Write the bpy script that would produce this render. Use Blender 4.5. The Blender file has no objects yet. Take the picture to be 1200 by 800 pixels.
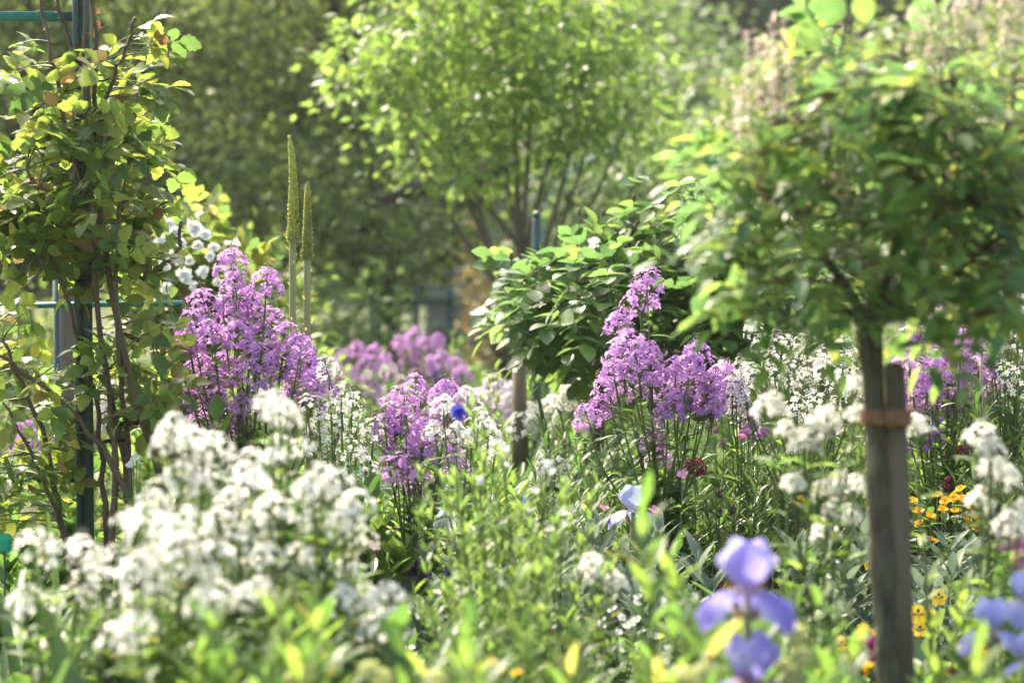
import bpy, math
import numpy as np
from mathutils import Vector, Matrix, Quaternion

R = math.radians
rng = np.random.default_rng(11)
SC = bpy.context.scene
COL = SC.collection

# ------------------------------------------------------------------ camera, world, sun, exposure
LENS, FSTOP, FOCUS, CAM_H = 83.0, 2.8, 6.0, 1.25
FPX = 1200.0 * LENS / 36.0
PITCH = math.atan(120.0 / FPX)
cam_d = bpy.data.cameras.new('camera')
cam = bpy.data.objects.new('camera', cam_d)
COL.objects.link(cam)
cam.location = (0, 0, CAM_H)
cam.rotation_euler = (R(90) - PITCH, 0, 0)
cam_d.lens = LENS
cam_d.sensor_width = 36
cam_d.clip_start = 0.1
cam_d.clip_end = 500
cam_d.dof.use_dof = True
cam_d.dof.focus_distance = FOCUS
cam_d.dof.aperture_fstop = FSTOP
cam_d.dof.aperture_blades = 0
SC.camera = cam

SUN_AZ, SUN_EL = R(-32), R(50)          # azimuth from +Y, towards -X
world = bpy.data.worlds.new('World')
SC.world = world
world.use_nodes = True
wn = world.node_tree
for n in list(wn.nodes):
    wn.nodes.remove(n)
sky = wn.nodes.new('ShaderNodeTexSky')
sky.sky_type = 'NISHITA'
sky.sun_disc = False
sky.sun_elevation = SUN_EL
sky.sun_rotation = SUN_AZ
sky.dust_density = 6.0
sky.ozone_density = 0.0
bg = wn.nodes.new('ShaderNodeBackground')
bg.inputs['Strength'].default_value = 0.15
wo = wn.nodes.new('ShaderNodeOutputWorld')
wn.links.new(sky.outputs[0], bg.inputs[0])
wn.links.new(bg.outputs[0], wo.inputs[0])

sun_d = bpy.data.lights.new('sun', 'SUN')
sun_d.energy = 3.0
sun_d.angle = R(0.5)
sun_d.color = (1.0, 0.90, 0.73)
sun = bpy.data.objects.new('sun', sun_d)
COL.objects.link(sun)
to_sun = Vector((math.sin(SUN_AZ) * math.cos(SUN_EL), math.cos(SUN_AZ) * math.cos(SUN_EL), math.sin(SUN_EL)))
sun.rotation_euler = to_sun.to_track_quat('Z', 'Y').to_euler()
sun.location = (-4, 10, 12)

SC.view_settings.view_transform = 'Standard'
SC.view_settings.look = 'None'
SC.view_settings.gamma = 1
SC.view_settings.use_curve_mapping = False
SC.view_settings.exposure = 1.88
cy = SC.cycles
cy.use_denoising = True
cy.max_bounces = 8
cy.diffuse_bounces = 4
cy.glossy_bounces = 2
cy.transmission_bounces = 5
cy.transparent_max_bounces = 4
cy.sample_clamp_indirect = 8
cy.caustics_reflective = False
cy.caustics_refractive = False

# ------------------------------------------------------------------ helpers
FWD = np.array([0, math.cos(PITCH), -math.sin(PITCH)])
UPV = np.array([0, math.sin(PITCH), math.cos(PITCH)])
RGT = np.array([1.0, 0, 0])
CAM = np.array([0, 0, CAM_H])


def P(px, py, d):
    """A point of the place seen at (px, py) of the 1200x800 photograph, d metres down the garden."""
    v = FWD + RGT * ((px - 600) / FPX) + UPV * ((400 - py) / FPX)
    return CAM + v * (d / v[1])


def unit(a):
    a = np.asarray(a, float)
    return a / np.maximum(np.linalg.norm(a, axis=-1, keepdims=True), 1e-9)


class Geo:
    def __init__(self):
        self.v, self.f, self.n = [], [], 0

    def add(self, V, F, mat=0):
        V = np.asarray(V, float).reshape(-1, 3)
        F = np.asarray(F, np.int64)
        if F.size == 0:
            return
        self.f.append((F + self.n, mat))
        self.v.append(V)
        self.n += len(V)

    def inst(self, T, F, pos, M, s, mat=0):
        """Copies of template (T, F) at pos with rotation M (columns = axes) and scale s."""
        pos = np.asarray(pos, float).reshape(-1, 3)
        N = len(pos)
        if N == 0:
            return
        s = np.broadcast_to(np.asarray(s, float).reshape(-1, 1, 1) if np.ndim(s) else np.full((1, 1, 1), s), (N, 1, 1))
        V = np.einsum('nij,kj->nki', M, T) * s + pos[:, None, :]
        FF = F[None] + (np.arange(N) * len(T))[:, None, None]
        self.add(V.reshape(-1, 3), FF.reshape(-1, F.shape[1]), mat)

    def tube(self, pts, rad, sides=5, mat=0, cap=True):
        pts = np.asarray(pts, float)
        n = len(pts)
        rad = np.broadcast_to(np.asarray(rad, float), (n,))
        t = unit(np.gradient(pts, axis=0))
        a = np.array([1.0, 0, 0]) if abs(t[0][0]) < .8 else np.array([0, 1.0, 0])
        ang = np.arange(sides) * 2 * math.pi / sides
        rings = []
        for i in range(n):
            a = unit(a - t[i] * np.dot(a, t[i]))
            b = np.cross(t[i], a)
            rings.append(pts[i] + rad[i] * (np.cos(ang)[:, None] * a + np.sin(ang)[:, None] * b))
        V = np.concatenate(rings)
        i0 = np.arange(n - 1)[:, None] * sides
        k = np.arange(sides)[None]
        k2 = (k + 1) % sides
        F = np.stack([i0 + k, i0 + k2, i0 + sides + k2, i0 + sides + k], -1).reshape(-1, 4)
        self.add(V, F, mat)
        if cap and sides >= 3:
            c = len(V)
            base = self.n - c
            self.f.append((np.array([list(range(base + (n - 1) * sides, base + n * sides))]), mat))
            self.f.append((np.array([list(range(base + sides - 1, base - 1, -1))]), mat))

    def ellipsoid(self, c, r, M=None, seg=8, rings=5, mat=0):
        th = np.linspace(0, math.pi, rings + 1)
        ph = np.arange(seg) * 2 * math.pi / seg
        V = np.stack([np.outer(np.sin(th), np.cos(ph)), np.outer(np.sin(th), np.sin(ph)), np.outer(np.cos(th), np.ones(seg))], -1).reshape(-1, 3)
        V = V * np.asarray(r)
        if M is not None:
            V = V @ np.asarray(M).T
        i = np.arange(rings)[:, None] * seg
        k = np.arange(seg)[None]
        k2 = (k + 1) % seg
        F = np.stack([i + k, i + seg + k, i + seg + k2, i + k2], -1).reshape(-1, 4)
        self.add(V + np.asarray(c), F, mat)

    def box(self, c, size, M=None, mat=0, bev=0.0):
        h = np.asarray(size, float) / 2
        if bev <= 0:
            V = np.array([[x, y, z] for x in (-1, 1) for y in (-1, 1) for z in (-1, 1)], float) * h
            F = np.array([[0, 1, 3, 2], [4, 6, 7, 5], [0, 4, 5, 1], [2, 3, 7, 6], [0, 2, 6, 4], [1, 5, 7, 3]])
        else:
            b = bev
            q = [(-1, -1), (1, -1), (1, 1), (-1, 1)]
            ring = []
            for sx, sy in q:
                ring += [(sx * h[0] - (sx * b if sx * sy < 0 else 0), sy * h[1] - (sy * b if sx * sy > 0 else 0)),
                         (sx * h[0] - (sx * b if sx * sy > 0 else 0), sy * h[1] - (sy * b if sx * sy < 0 else 0))]
            V, F = [], []
            for z, k in ((-h[2], 0), (-h[2] + b, 1), (h[2] - b, 1), (h[2], 0)):
                sc = 1 if k else 1 - b / max(h[0], h[1])
                V += [(x * sc, y * sc, z) for x, y in ring]
            for j in range(3):
                F += [[j * 8 + i, j * 8 + (i + 1) % 8, j * 8 + 8 + (i + 1) % 8, j * 8 + 8 + i] for i in range(8)]
            V = np.array(V)
            F = np.array(F)
        if M is not None:
            V = V @ np.asarray(M).T
        n0 = self.n
        self.add(V + np.asarray(c), F, mat)
        if bev > 0:
            self.f.append((np.array([[n0 + 24 + i for i in range(8)]]), mat))
            self.f.append((np.array([[n0 + 7 - i for i in range(8)]]), mat))

    def mesh(self, name, mats, origin=(0, 0, 0), smooth=True):
        me = bpy.data.meshes.new(name)
        V = np.concatenate(self.v) - np.asarray(origin)
        me.vertices.add(len(V))
        me.vertices.foreach_set('co', V.astype(np.float32).ravel())
        loops = np.concatenate([f.ravel() for f, _ in self.f])
        cnt = np.concatenate([np.full(len(f), f.shape[1]) for f, _ in self.f])
        mi = np.concatenate([np.full(len(f), m) for f, m in self.f])
        me.loops.add(len(loops))
        me.loops.foreach_set('vertex_index', loops.astype(np.int32))
        me.polygons.add(len(cnt))
        me.polygons.foreach_set('loop_start', np.concatenate([[0], np.cumsum(cnt)[:-1]]).astype(np.int32))
        me.polygons.foreach_set('loop_total', cnt.astype(np.int32))
        me.polygons.foreach_set('material_index', mi.astype(np.int32))
        me.polygons.foreach_set('use_smooth', np.full(len(cnt), smooth))
        for m in (mats if isinstance(mats, (list, tuple)) else [mats] if mats else []):
            me.materials.append(m)
        me.update(calc_edges=True)
        me.validate()
        return me

    def obj(self, name, mats, parent=None, smooth=True):
        origin = np.array(parent['_o']) if parent is not None and '_o' in parent else (0, 0, 0)
        o = bpy.data.objects.new(name, self.mesh(name, mats, origin, smooth))
        COL.objects.link(o)
        if parent is not None:
            o.parent = parent
        return o


ALL = []      # (root, screen-ish anchor) of things, for landmark labels


def thing(name, label, cat, loc, group=None):
    o = bpy.data.objects.new(name, None)
    o.empty_display_size = .05
    COL.objects.link(o)
    o.location = loc
    o['_o'] = [float(x) for x in loc]
    o['label'] = label
    o['category'] = cat
    if group:
        o['group'] = group
    return o


def put(me, name, parent, loc, M=None, s=1.0, rot=None):
    o = bpy.data.objects.new(name, me)
    COL.objects.link(o)
    o.parent = parent
    mat = Matrix.Translation(loc)
    if M is not None:
        mat = mat @ Matrix(np.asarray(M).tolist()).to_4x4()
    if rot is not None:
        mat = mat @ Matrix.Rotation(rot, 4, 'Z')
    o.matrix_local = mat @ Matrix.Scale(s, 4)
    return o


def copy_tree(o, kids, parent=None):
    c = o.copy()
    COL.objects.link(c)
    if parent is not None:
        c.parent = parent
    for ch in kids.get(o.name, ()):
        copy_tree(ch, kids, c)
    return c


def kids_of(o):
    d = {}
    def walk(x):
        d[x.name] = [c for c in bpy.data.objects if c.parent == x]
        for c in d[x.name]:
            walk(c)
    walk(o)
    return d


def frames(D, up=(0, 0, 1), jitter=None):
    """Rotations whose Y column is D and whose Z column leans to up."""
    D = unit(np.atleast_2d(D))
    U = np.broadcast_to(np.asarray(up, float), D.shape).copy()
    if jitter is not None:
        U = U + rng.normal(0, jitter, D.shape)
    X = np.cross(D, U)
    bad = np.linalg.norm(X, axis=1) < 1e-3
    X[bad] = np.cross(D[bad], [1.0, 0.13, 0])
    X = unit(X)
    Z = np.cross(X, D)
    return np.stack([X, D, Z], -1)


def zframes(Z, roll=None):
    Z = unit(np.atleast_2d(Z))
    A = np.where(np.abs(Z[:, 2:3]) > .9, np.array([[1.0, 0, 0]]), np.array([[0, 0, 1.0]]))
    X = unit(np.cross(A, Z))
    Y = np.cross(Z, X)
    if roll is None:
        roll = rng.uniform(0, 6.28, len(Z))
    c, s = np.cos(roll)[:, None], np.sin(roll)[:, None]
    return np.stack([X * c + Y * s, Y * c - X * s, Z], -1)


def leaf(W=.5, segs=4, fold=.12, droop=.18, peak=.42, wave=0.0, tip=.0):
    """A leaf of length 1 along +Y, normal +Z, three columns of vertices."""
    V = []
    for i in range(segs + 1):
        t = i / segs
        a = (t / peak) if t < peak else (1 - t) / (1 - peak)
        w = W / 2 * (math.sin(a * math.pi / 2) ** .8 if a > 0 else 0) + .012
        z = -droop * t * t
        wv = wave * math.sin(t * 9)
        V += [(-w, t, z + fold * w / (W / 2) * .5 + wv), (0, t, z), (w, t, z + fold * w / (W / 2) * .5 - wv)]
    F = []
    for i in range(segs):
        a = i * 3
        F += [[a, a + 1, a + 4, a + 3], [a + 1, a + 2, a + 5, a + 4]]
    return np.array(V), np.array(F)


L_ROSE = leaf(.70, 5, .14, .16, .45)
L_TOOTH = leaf(.70, 9, .16, .24, .45)
for _k in range(10):
    L_TOOTH[0][_k * 3::30, 0] *= 1 + .13 * (-1) ** _k
    L_TOOTH[0][_k * 3 + 2::30, 0] *= 1 + .13 * (-1) ** _k
L_LANCE = leaf(.25, 5, .08, .28, .4)
L_NARROW = leaf(.13, 4, .05, .25, .45)
L_OVATE = leaf(.52, 3, .14, .15, .42)
L_PINNA = leaf(.38, 4, .1, .18, .38)
L_BLADE = leaf(.055, 6, .03, .35, .35)
L_SWORD = leaf(.075, 6, .03, .10, .4)
L_THREAD = leaf(.035, 2, .0, .12, .4)
L_TREE = (np.array([[0, 0, 0], [.26, .45, .05], [0, 1, -.1], [-.26, .45, .05], [0, .5, -.03]]),
          np.array([[0, 1, 4], [1, 2, 4], [2, 3, 4], [3, 0, 4]]))


def ramp_nodes(nt, cols, pos=None):
    r = nt.nodes.new('ShaderNodeValToRGB')
    r.color_ramp.interpolation = 'LINEAR'
    el = r.color_ramp.elements
    while len(el) < len(cols):
        el.new(.5)
    for i, c in enumerate(cols):
        el[i].position = pos[i] if pos else i / max(1, len(cols) - 1)
        el[i].color = (*c, 1)
    return r


def mat_new(name):
    m = bpy.data.materials.new(name)
    m.use_nodes = True
    nt = m.node_tree
    for n in list(nt.nodes):
        nt.nodes.remove(n)
    return m, nt, nt.nodes.new('ShaderNodeOutputMaterial')


def leaf_mat(name, cols, pos=None, rough=.42, spec=.45, trans=.45, tval=2.0, tsat=.96, thue=.487):
    """Leaf: a colour of its own per leaf, gloss on the face, light passing through from behind."""
    m, nt, out = mat_new(name)
    N, L = nt.nodes.new, nt.links.new
    geo = N('ShaderNodeNewGeometry')
    oi = N('ShaderNodeObjectInfo')
    ad = N('ShaderNodeMath'); ad.operation = 'ADD'
    L(geo.outputs['Random Per Island'], ad.inputs[0])
    L(oi.outputs['Random'], ad.inputs[1])
    fr = N('ShaderNodeMath'); fr.operation = 'FRACT'
    L(ad.outputs[0], fr.inputs[0])
    r = ramp_nodes(nt, cols, pos)
    L(fr.outputs[0], r.inputs[0])
    tc = N('ShaderNodeTexCoord')
    nz = N('ShaderNodeTexNoise')
    nz.inputs['Scale'].default_value = 60
    nz.inputs['Detail'].default_value = 3
    L(tc.outputs['Object'], nz.inputs['Vector'])
    mr = N('ShaderNodeMapRange')
    mr.inputs['To Min'].default_value = .72
    mr.inputs['To Max'].default_value = 1.28
    L(nz.outputs['Fac'], mr.inputs['Value'])
    hv = N('ShaderNodeHueSaturation')
    L(mr.outputs[0], hv.inputs['Value'])
    L(r.outputs[0], hv.inputs['Color'])
    pb = N('ShaderNodeBsdfPrincipled')
    pb.inputs['Roughness'].default_value = rough
    pb.inputs['Specular IOR Level'].default_value = spec
    L(hv.outputs[0], pb.inputs['Base Color'])
    bp = N('ShaderNodeBump')
    bp.inputs['Strength'].default_value = .25
    bp.inputs['Distance'].default_value = .004
    L(nz.outputs['Fac'], bp.inputs['Height'])
    L(bp.outputs[0], pb.inputs['Normal'])
    hs = N('ShaderNodeHueSaturation')
    hs.inputs['Hue'].default_value = thue
    hs.inputs['Saturation'].default_value = tsat
    hs.inputs['Value'].default_value = tval
    L(hv.outputs[0], hs.inputs['Color'])
    tr = N('ShaderNodeBsdfTranslucent')
    L(hs.outputs[0], tr.inputs['Color'])
    mx = N('ShaderNodeMixShader')
    mx.inputs[0].default_value = trans
    L(pb.outputs[0], mx.inputs[1])
    L(tr.outputs[0], mx.inputs[2])
    L(mx.outputs[0], out.inputs[0])
    return m


def petal_mat(name, cols, pos=None, trans=.4, rough=.55, tval=1.0):
    return leaf_mat(name, cols, pos, rough, .25, trans, tval, 1.0, .5)


def noise_mat(name, cols, scale=8, rough=.8, bump=.4, stretch=(1, 1, 1), dist=.01, spec=.3, detail=6, pos=None, metallic=0.0):
    m, nt, out = mat_new(name)
    N, L = nt.nodes.new, nt.links.new
    tc = N('ShaderNodeTexCoord')
    mp = N('ShaderNodeMapping')
    mp.inputs['Scale'].default_value = stretch
    L(tc.outputs['Object'], mp.inputs[0])
    nz = N('ShaderNodeTexNoise')
    nz.inputs['Scale'].default_value = scale
    nz.inputs['Detail'].default_value = detail
    nz.inputs['Roughness'].default_value = .62
    L(mp.outputs[0], nz.inputs['Vector'])
    r = ramp_nodes(nt, cols, pos or [.28 + .44 * i / max(1, len(cols) - 1) for i in range(len(cols))])
    L(nz.outputs['Fac'], r.inputs[0])
    pb = N('ShaderNodeBsdfPrincipled')
    pb.inputs['Roughness'].default_value = rough
    pb.inputs['Specular IOR Level'].default_value = spec
    pb.inputs['Metallic'].default_value = metallic
    L(r.outputs[0], pb.inputs['Base Color'])
    bp = N('ShaderNodeBump')
    bp.inputs['Strength'].default_value = bump
    bp.inputs['Distance'].default_value = dist
    L(nz.outputs['Fac'], bp.inputs['Height'])
    L(bp.outputs[0], pb.inputs['Normal'])
    L(pb.outputs[0], out.inputs[0])
    return m


# ------------------------------------------------------------------ materials
M = {}
M['soil'] = noise_mat('soil', [(.035, .028, .016), (.045, .055, .02), (.06, .085, .025), (.08, .11, .03)], 14, .95, .7)
M['bark'] = noise_mat('bark', [(.035, .027, .02), (.09, .07, .05), (.12, .115, .07), (.22, .19, .14)], 38, .9, 1.0, (1, 1, .35), .008)
M['bark_far'] = noise_mat('bark_far', [(.04, .032, .025), (.09, .075, .06)], 12, .9, .6, (1, 1, .3))
M['bark_young'] = noise_mat('bark_young', [(.09, .075, .05), (.16, .13, .09)], 20, .9, .4, (1, 1, .3))
M['cane'] = noise_mat('cane', [(.06, .035, .025), (.13, .08, .05), (.14, .12, .06)], 25, .7, .5, (1, 1, .4), .003)
M['green_paint'] = noise_mat('green_paint', [(.06, .045, .03), (.02, .05, .032), (.03, .08, .05), (.08, .13, .09)], 22, .45, .3, (1, 1, .25), .001, .5)
M['teal_paint'] = noise_mat('teal_paint', [(.05, .06, .045), (.01, .13, .10), (.02, .19, .14), (.06, .26, .20)], 18, .5, .2, (1, 1, 1), .001, .5)
M['worn_paint'] = noise_mat('worn_paint', [(.03, .10, .075), (.13, .15, .12), (.22, .21, .18)], 35, .8, .5, (1, 1, 1), .002)
M['stake'] = noise_mat('stake', [(.085, .065, .04), (.14, .11, .07), (.20, .165, .11)], 18, .85, .5, (1, 1, .15), .004)
M['strap'] = noise_mat('strap', [(.16, .075, .04), (.27, .13, .065), (.34, .18, .10)], 60, .7, .3, (1, 1, 1), .002)
M['tie'] = noise_mat('tie', [(.01, .01, .01), (.03, .03, .03)], 40, .6, .2)
M['pale_cane'] = noise_mat('pale_cane', [(.32, .25, .15), (.45, .37, .24)], 30, .6, .3, (1, 1, .2), .002)
M['stem'] = leaf_mat('stem', [(.09, .15, .04), (.12, .18, .05), (.11, .12, .05)], trans=.25, rough=.5)
M['lance'] = leaf_mat('lance_leaf', [(.028, .075, .012), (.05, .12, .016), (.09, .155, .02)], trans=.5, tval=2.4)
M['fresh'] = leaf_mat('fresh_leaf', [(.04, .105, .018), (.08, .16, .02), (.125, .19, .026), (.22, .20, .04)], [0, .5, .93, 1], trans=.54, tval=2.6)
M['narrow'] = leaf_mat('narrow_leaf', [(.03, .08, .015), (.06, .12, .02), (.08, .14, .025)], trans=.4, tval=2.0)
M['grey'] = leaf_mat('grey_leaf', [(.08, .13, .08), (.11, .165, .105), (.14, .19, .12)], trans=.35, tval=1.4, rough=.65)
M['feather'] = leaf_mat('feather_leaf', [(.07, .145, .025), (.10, .185, .03), (.14, .215, .04)], trans=.5, tval=2.0)
M['blade'] = leaf_mat('blade_leaf', [(.03, .08, .02), (.055, .12, .03), (.08, .15, .03)], trans=.4, tval=2.0)
M['rose_leaf'] = leaf_mat('rose_leaf', [(.045, .095, .02), (.075, .135, .02), (.13, .18, .022), (.165, .185, .025), (.20, .13, .05)],
                          [0, .35, .72, .93, 1.0], trans=.52, tval=2.6, rough=.38)
M['glossy_leaf'] = leaf_mat('glossy_leaf', [(.038, .095, .025), (.062, .13, .03), (.11, .18, .035)], trans=.42, tval=2.9, rough=.34, spec=.6)
M['pinna'] = leaf_mat('pinnate_leaf', [(.055, .13, .035), (.08, .17, .04), (.12, .205, .035), (.20, .225, .03)], [0, .4, .82, 1], trans=.5, tval=2.3, rough=.4)
M['tree_olive'] = leaf_mat('tree_leaf_olive', [(.035, .06, .014), (.08, .122, .026), (.17, .225, .05)], trans=.54, tval=2.3, thue=.49)
M['tree_green'] = leaf_mat('tree_leaf_green', [(.04, .08, .016), (.085, .14, .022), (.15, .20, .03)], trans=.5, tval=2.1)
M['tree_bright'] = leaf_mat('tree_leaf_bright', [(.08, .155, .024), (.115, .205, .03), (.16, .25, .04)], trans=.5, tval=2.3)
M['willow'] = leaf_mat('willow_leaf', [(.08, .145, .035), (.105, .18, .045), (.14, .21, .06)], trans=.45, tval=1.9)
M['dark_leaf'] = leaf_mat('conifer_leaf', [(.012, .045, .022), (.02, .06, .03), (.03, .075, .038)], trans=.2, tval=1.2, rough=.7, spec=.2)
M['yew'] = leaf_mat('yew_leaf', [(.012, .03, .012), (.02, .045, .016)], trans=.15, tval=1.4, rough=.6)
M['yellow_leaf'] = leaf_mat('yellow_leaf', [(.16, .14, .03), (.22, .17, .04), (.14, .15, .03)], trans=.4, tval=1.4)
M['lawn'] = leaf_mat('lawn_leaf', [(.04, .09, .016), (.06, .12, .02), (.09, .14, .025)], trans=.45, tval=2.0)
M['purple'] = petal_mat('purple_petal', [(.50, .19, .58), (.62, .29, .69), (.73, .45, .79)], trans=.5)
M['white'] = petal_mat('white_petal', [(.84, .82, .74), (.88, .87, .80), (.90, .89, .84)], trans=.5)
M['white_mauve'] = petal_mat('white_mauve_petal', [(.82, .80, .78), (.78, .66, .78), (.62, .36, .66)], [0, .6, 1], trans=.42)
M['eye'] = petal_mat('eye_green', [(.35, .38, .08), (.5, .5, .12)], trans=.2)
M['bud'] = leaf_mat('bud', [(.09, .13, .03), (.13, .15, .04), (.16, .10, .12)], trans=.3)
M['tan'] = petal_mat('tan_petal', [(.52, .45, .34), (.62, .54, .44), (.60, .48, .42)], trans=.4)
M['cream'] = petal_mat('cream_petal', [(.85, .83, .74), (.88, .87, .80)], trans=.35)
M['iris_standard'] = petal_mat('iris_standard', [(.55, .50, .83), (.62, .57, .87)], trans=.5)
M['iris_fall'] = petal_mat('iris_fall', [(.40, .34, .76), (.47, .41, .82)], trans=.45)
M['iris_pale'] = petal_mat('iris_pale', [(.55, .60, .84), (.62, .66, .87)], trans=.45)
M['iris_blue'] = petal_mat('iris_blue', [(.42, .44, .82), (.52, .55, .86)], trans=.45)
M['iris_white'] = petal_mat('iris_white', [(.82, .83, .86), (.86, .86, .86)], trans=.45)
M['beard'] = petal_mat('iris_beard', [(.42, .24, .07), (.30, .17, .08)], trans=.2)
M['spathe'] = petal_mat('spathe', [(.34, .24, .14), (.26, .24, .10)], trans=.3)
M['cornflower'] = petal_mat('cornflower_petal', [(.08, .08, .55), (.14, .13, .66)], trans=.3)
M['violet'] = petal_mat('violet_petal', [(.10, .025, .30), (.17, .05, .40)], trans=.3)
M['crimson'] = petal_mat('crimson_petal', [(.28, .012, .06), (.38, .02, .10)], trans=.3)
M['maroon'] = petal_mat('maroon_petal', [(.09, .008, .02), (.15, .015, .03)], trans=.25)
M['pink'] = petal_mat('pink_petal', [(.62, .22, .42), (.70, .38, .54)], trans=.4)
M['magenta'] = petal_mat('magenta_petal', [(.45, .03, .25), (.55, .06, .33)], trans=.35)
M['orange'] = petal_mat('orange_petal', [(.80, .46, .02), (.84, .56, .03)], trans=.35)
M['yellow'] = petal_mat('yellow_petal', [(.82, .55, .03), (.85, .62, .05)], trans=.35)
M['pale_yellow'] = petal_mat('pale_yellow_petal', [(.50, .55, .20), (.60, .62, .28)], trans=.4)
M['dark_eye'] = petal_mat('pansy_eye', [(.03, .008, .02), (.05, .01, .03)], trans=.1)
M['seed'] = petal_mat('seed_head', [(.10, .07, .05), (.16, .10, .08)], trans=.2)
M['tan_seed'] = petal_mat('tan_seed_head', [(.35, .25, .18), (.42, .26, .22)], trans=.2)
M['spike'] = leaf_mat('spike_bud', [(.24, .30, .07), (.38, .43, .12), (.50, .52, .20)], trans=.5, tval=1.5)
M['spike_stem'] = noise_mat('spike_stem', [(.24, .28, .10), (.32, .35, .15)], 20, .5, .1, (1, 1, .2))
M['thorn_cane'] = noise_mat('thorn_cane', [(.10, .06, .04), (.17, .12, .07)], 25, .7, .4, (1, 1, .4), .003)


def wall_mat():
    m, nt, out = mat_new('rubble_stone')
    N, L = nt.nodes.new, nt.links.new
    tc = N('ShaderNodeTexCoord')
    nz = N('ShaderNodeTexNoise'); nz.inputs['Scale'].default_value = 9; nz.inputs['Detail'].default_value = 5
    L(tc.outputs['Object'], nz.inputs['Vector'])
    vo = N('ShaderNodeTexVoronoi'); vo.inputs['Scale'].default_value = 5
    mp = N('ShaderNodeMapping'); mp.inputs['Scale'].default_value = (.8, .8, 1.6)
    L(tc.outputs['Object'], mp.inputs[0]); L(mp.outputs[0], vo.inputs['Vector'])
    r = ramp_nodes(nt, [(.14, .135, .125), (.22, .21, .195), (.31, .295, .27)], [.2, .5, .8])
    L(vo.outputs['Color'], r.inputs[0])
    mx = N('ShaderNodeMix'); mx.data_type = 'RGBA'; mx.blend_type = 'MULTIPLY'
    mx.inputs['Factor'].default_value = .5
    L(r.outputs[0], mx.inputs[6]); L(nz.outputs['Fac'], mx.inputs[7])
    pb = N('ShaderNodeBsdfPrincipled'); pb.inputs['Roughness'].default_value = .9
    L(mx.outputs[2], pb.inputs['Base Color'])
    bp = N('ShaderNodeBump'); bp.inputs['Strength'].default_value = .8; bp.inputs['Distance'].default_value = .03
    L(vo.outputs['Distance'], bp.inputs['Height']); L(bp.outputs[0], pb.inputs['Normal'])
    L(pb.outputs[0], out.inputs[0])
    return m


M['stone'] = wall_mat()

# ------------------------------------------------------------------ the ground
g = Geo()
nx, ny = 60, 70
xs = np.linspace(-1, 1, nx); xs = np.sign(xs) * np.abs(xs) ** 2 * 150
ys = -30 + np.linspace(0, 1, ny) ** 2 * 230
XX, YY = np.meshgrid(xs, ys)
ZZ = .03 * np.sin(XX * 1.3) * np.cos(YY * 1.1) - .03
V = np.stack([XX, YY, ZZ], -1).reshape(-1, 3)
i = np.arange(ny - 1)[:, None] * nx + np.arange(nx - 1)[None]
g.add(V, np.stack([i, i + 1, i + nx + 1, i + nx], -1).reshape(-1, 4))
go = g.obj('ground', M['soil'])
go['kind'] = 'structure'
go['label'] = 'dark garden soil under the flower beds'

# low ground cover through the beds (nobody could count it)
g = Geo()
n = 44000
d = 2.6 + 14 * rng.random(n) ** 1.25
x = rng.uniform(-1, 1, n) * (d * .32 + 1.5)
ang = rng.uniform(0, 6.28, n)
el = rng.uniform(.2, 1.2, n)
D = np.stack([np.cos(ang) * np.cos(el), np.sin(ang) * np.cos(el), np.sin(el)], -1)
pos = np.stack([x, d, rng.random(n) ** 1.6 * .26], -1)
g.inst(*L_OVATE, pos, frames(D, jitter=.3), rng.uniform(.03, .075, n))
gc = g.obj('ground_cover', M['lawn'])
gc['kind'] = 'stuff'
gc['label'] = 'low green leaves covering the soil of the flower beds'


# ------------------------------------------------------------------ trees
def bez(a, b, bend, n=8):
    a, b = np.asarray(a, float), np.asarray(b, float)
    t = np.linspace(0, 1, n)[:, None]
    return a * (1 - t) + b * t + np.asarray(bend, float) * (4 * t * (1 - t))


def spline(pts, n=16):
    pts = np.asarray(pts, float)
    seg = np.linalg.norm(np.diff(pts, axis=0), axis=1)
    u = np.concatenate([[0], np.cumsum(seg)])
    u = u / u[-1]
    t = np.linspace(0, 1, n)
    m = np.gradient(pts, u, axis=0) if len(pts) > 2 else np.repeat((pts[1:] - pts[:1]), 2, 0)
    out = []
    for x in t:
        k = min(np.searchsorted(u, x, side='right') - 1, len(pts) - 2)
        h = u[k + 1] - u[k]
        s = (x - u[k]) / h
        h00, h10, h01, h11 = 2 * s**3 - 3 * s**2 + 1, s**3 - 2 * s**2 + s, -2 * s**3 + 3 * s**2, s**3 - s**2
        out.append(h00 * pts[k] + h10 * h * m[k] + h01 * pts[k + 1] + h11 * h * m[k + 1])
    return np.array(out)


def blob_points(blobs, n):
    vol = np.array([b[3] * b[4] * b[5] for b in blobs])
    idx = rng.choice(len(blobs), n, p=vol / vol.sum())
    B = np.array(blobs)[idx]
    u = unit(rng.normal(size=(n, 3)))
    r = rng.random(n) ** .45
    return B[:, :3] + u * r[:, None] * B[:, 3:6], idx


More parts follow.
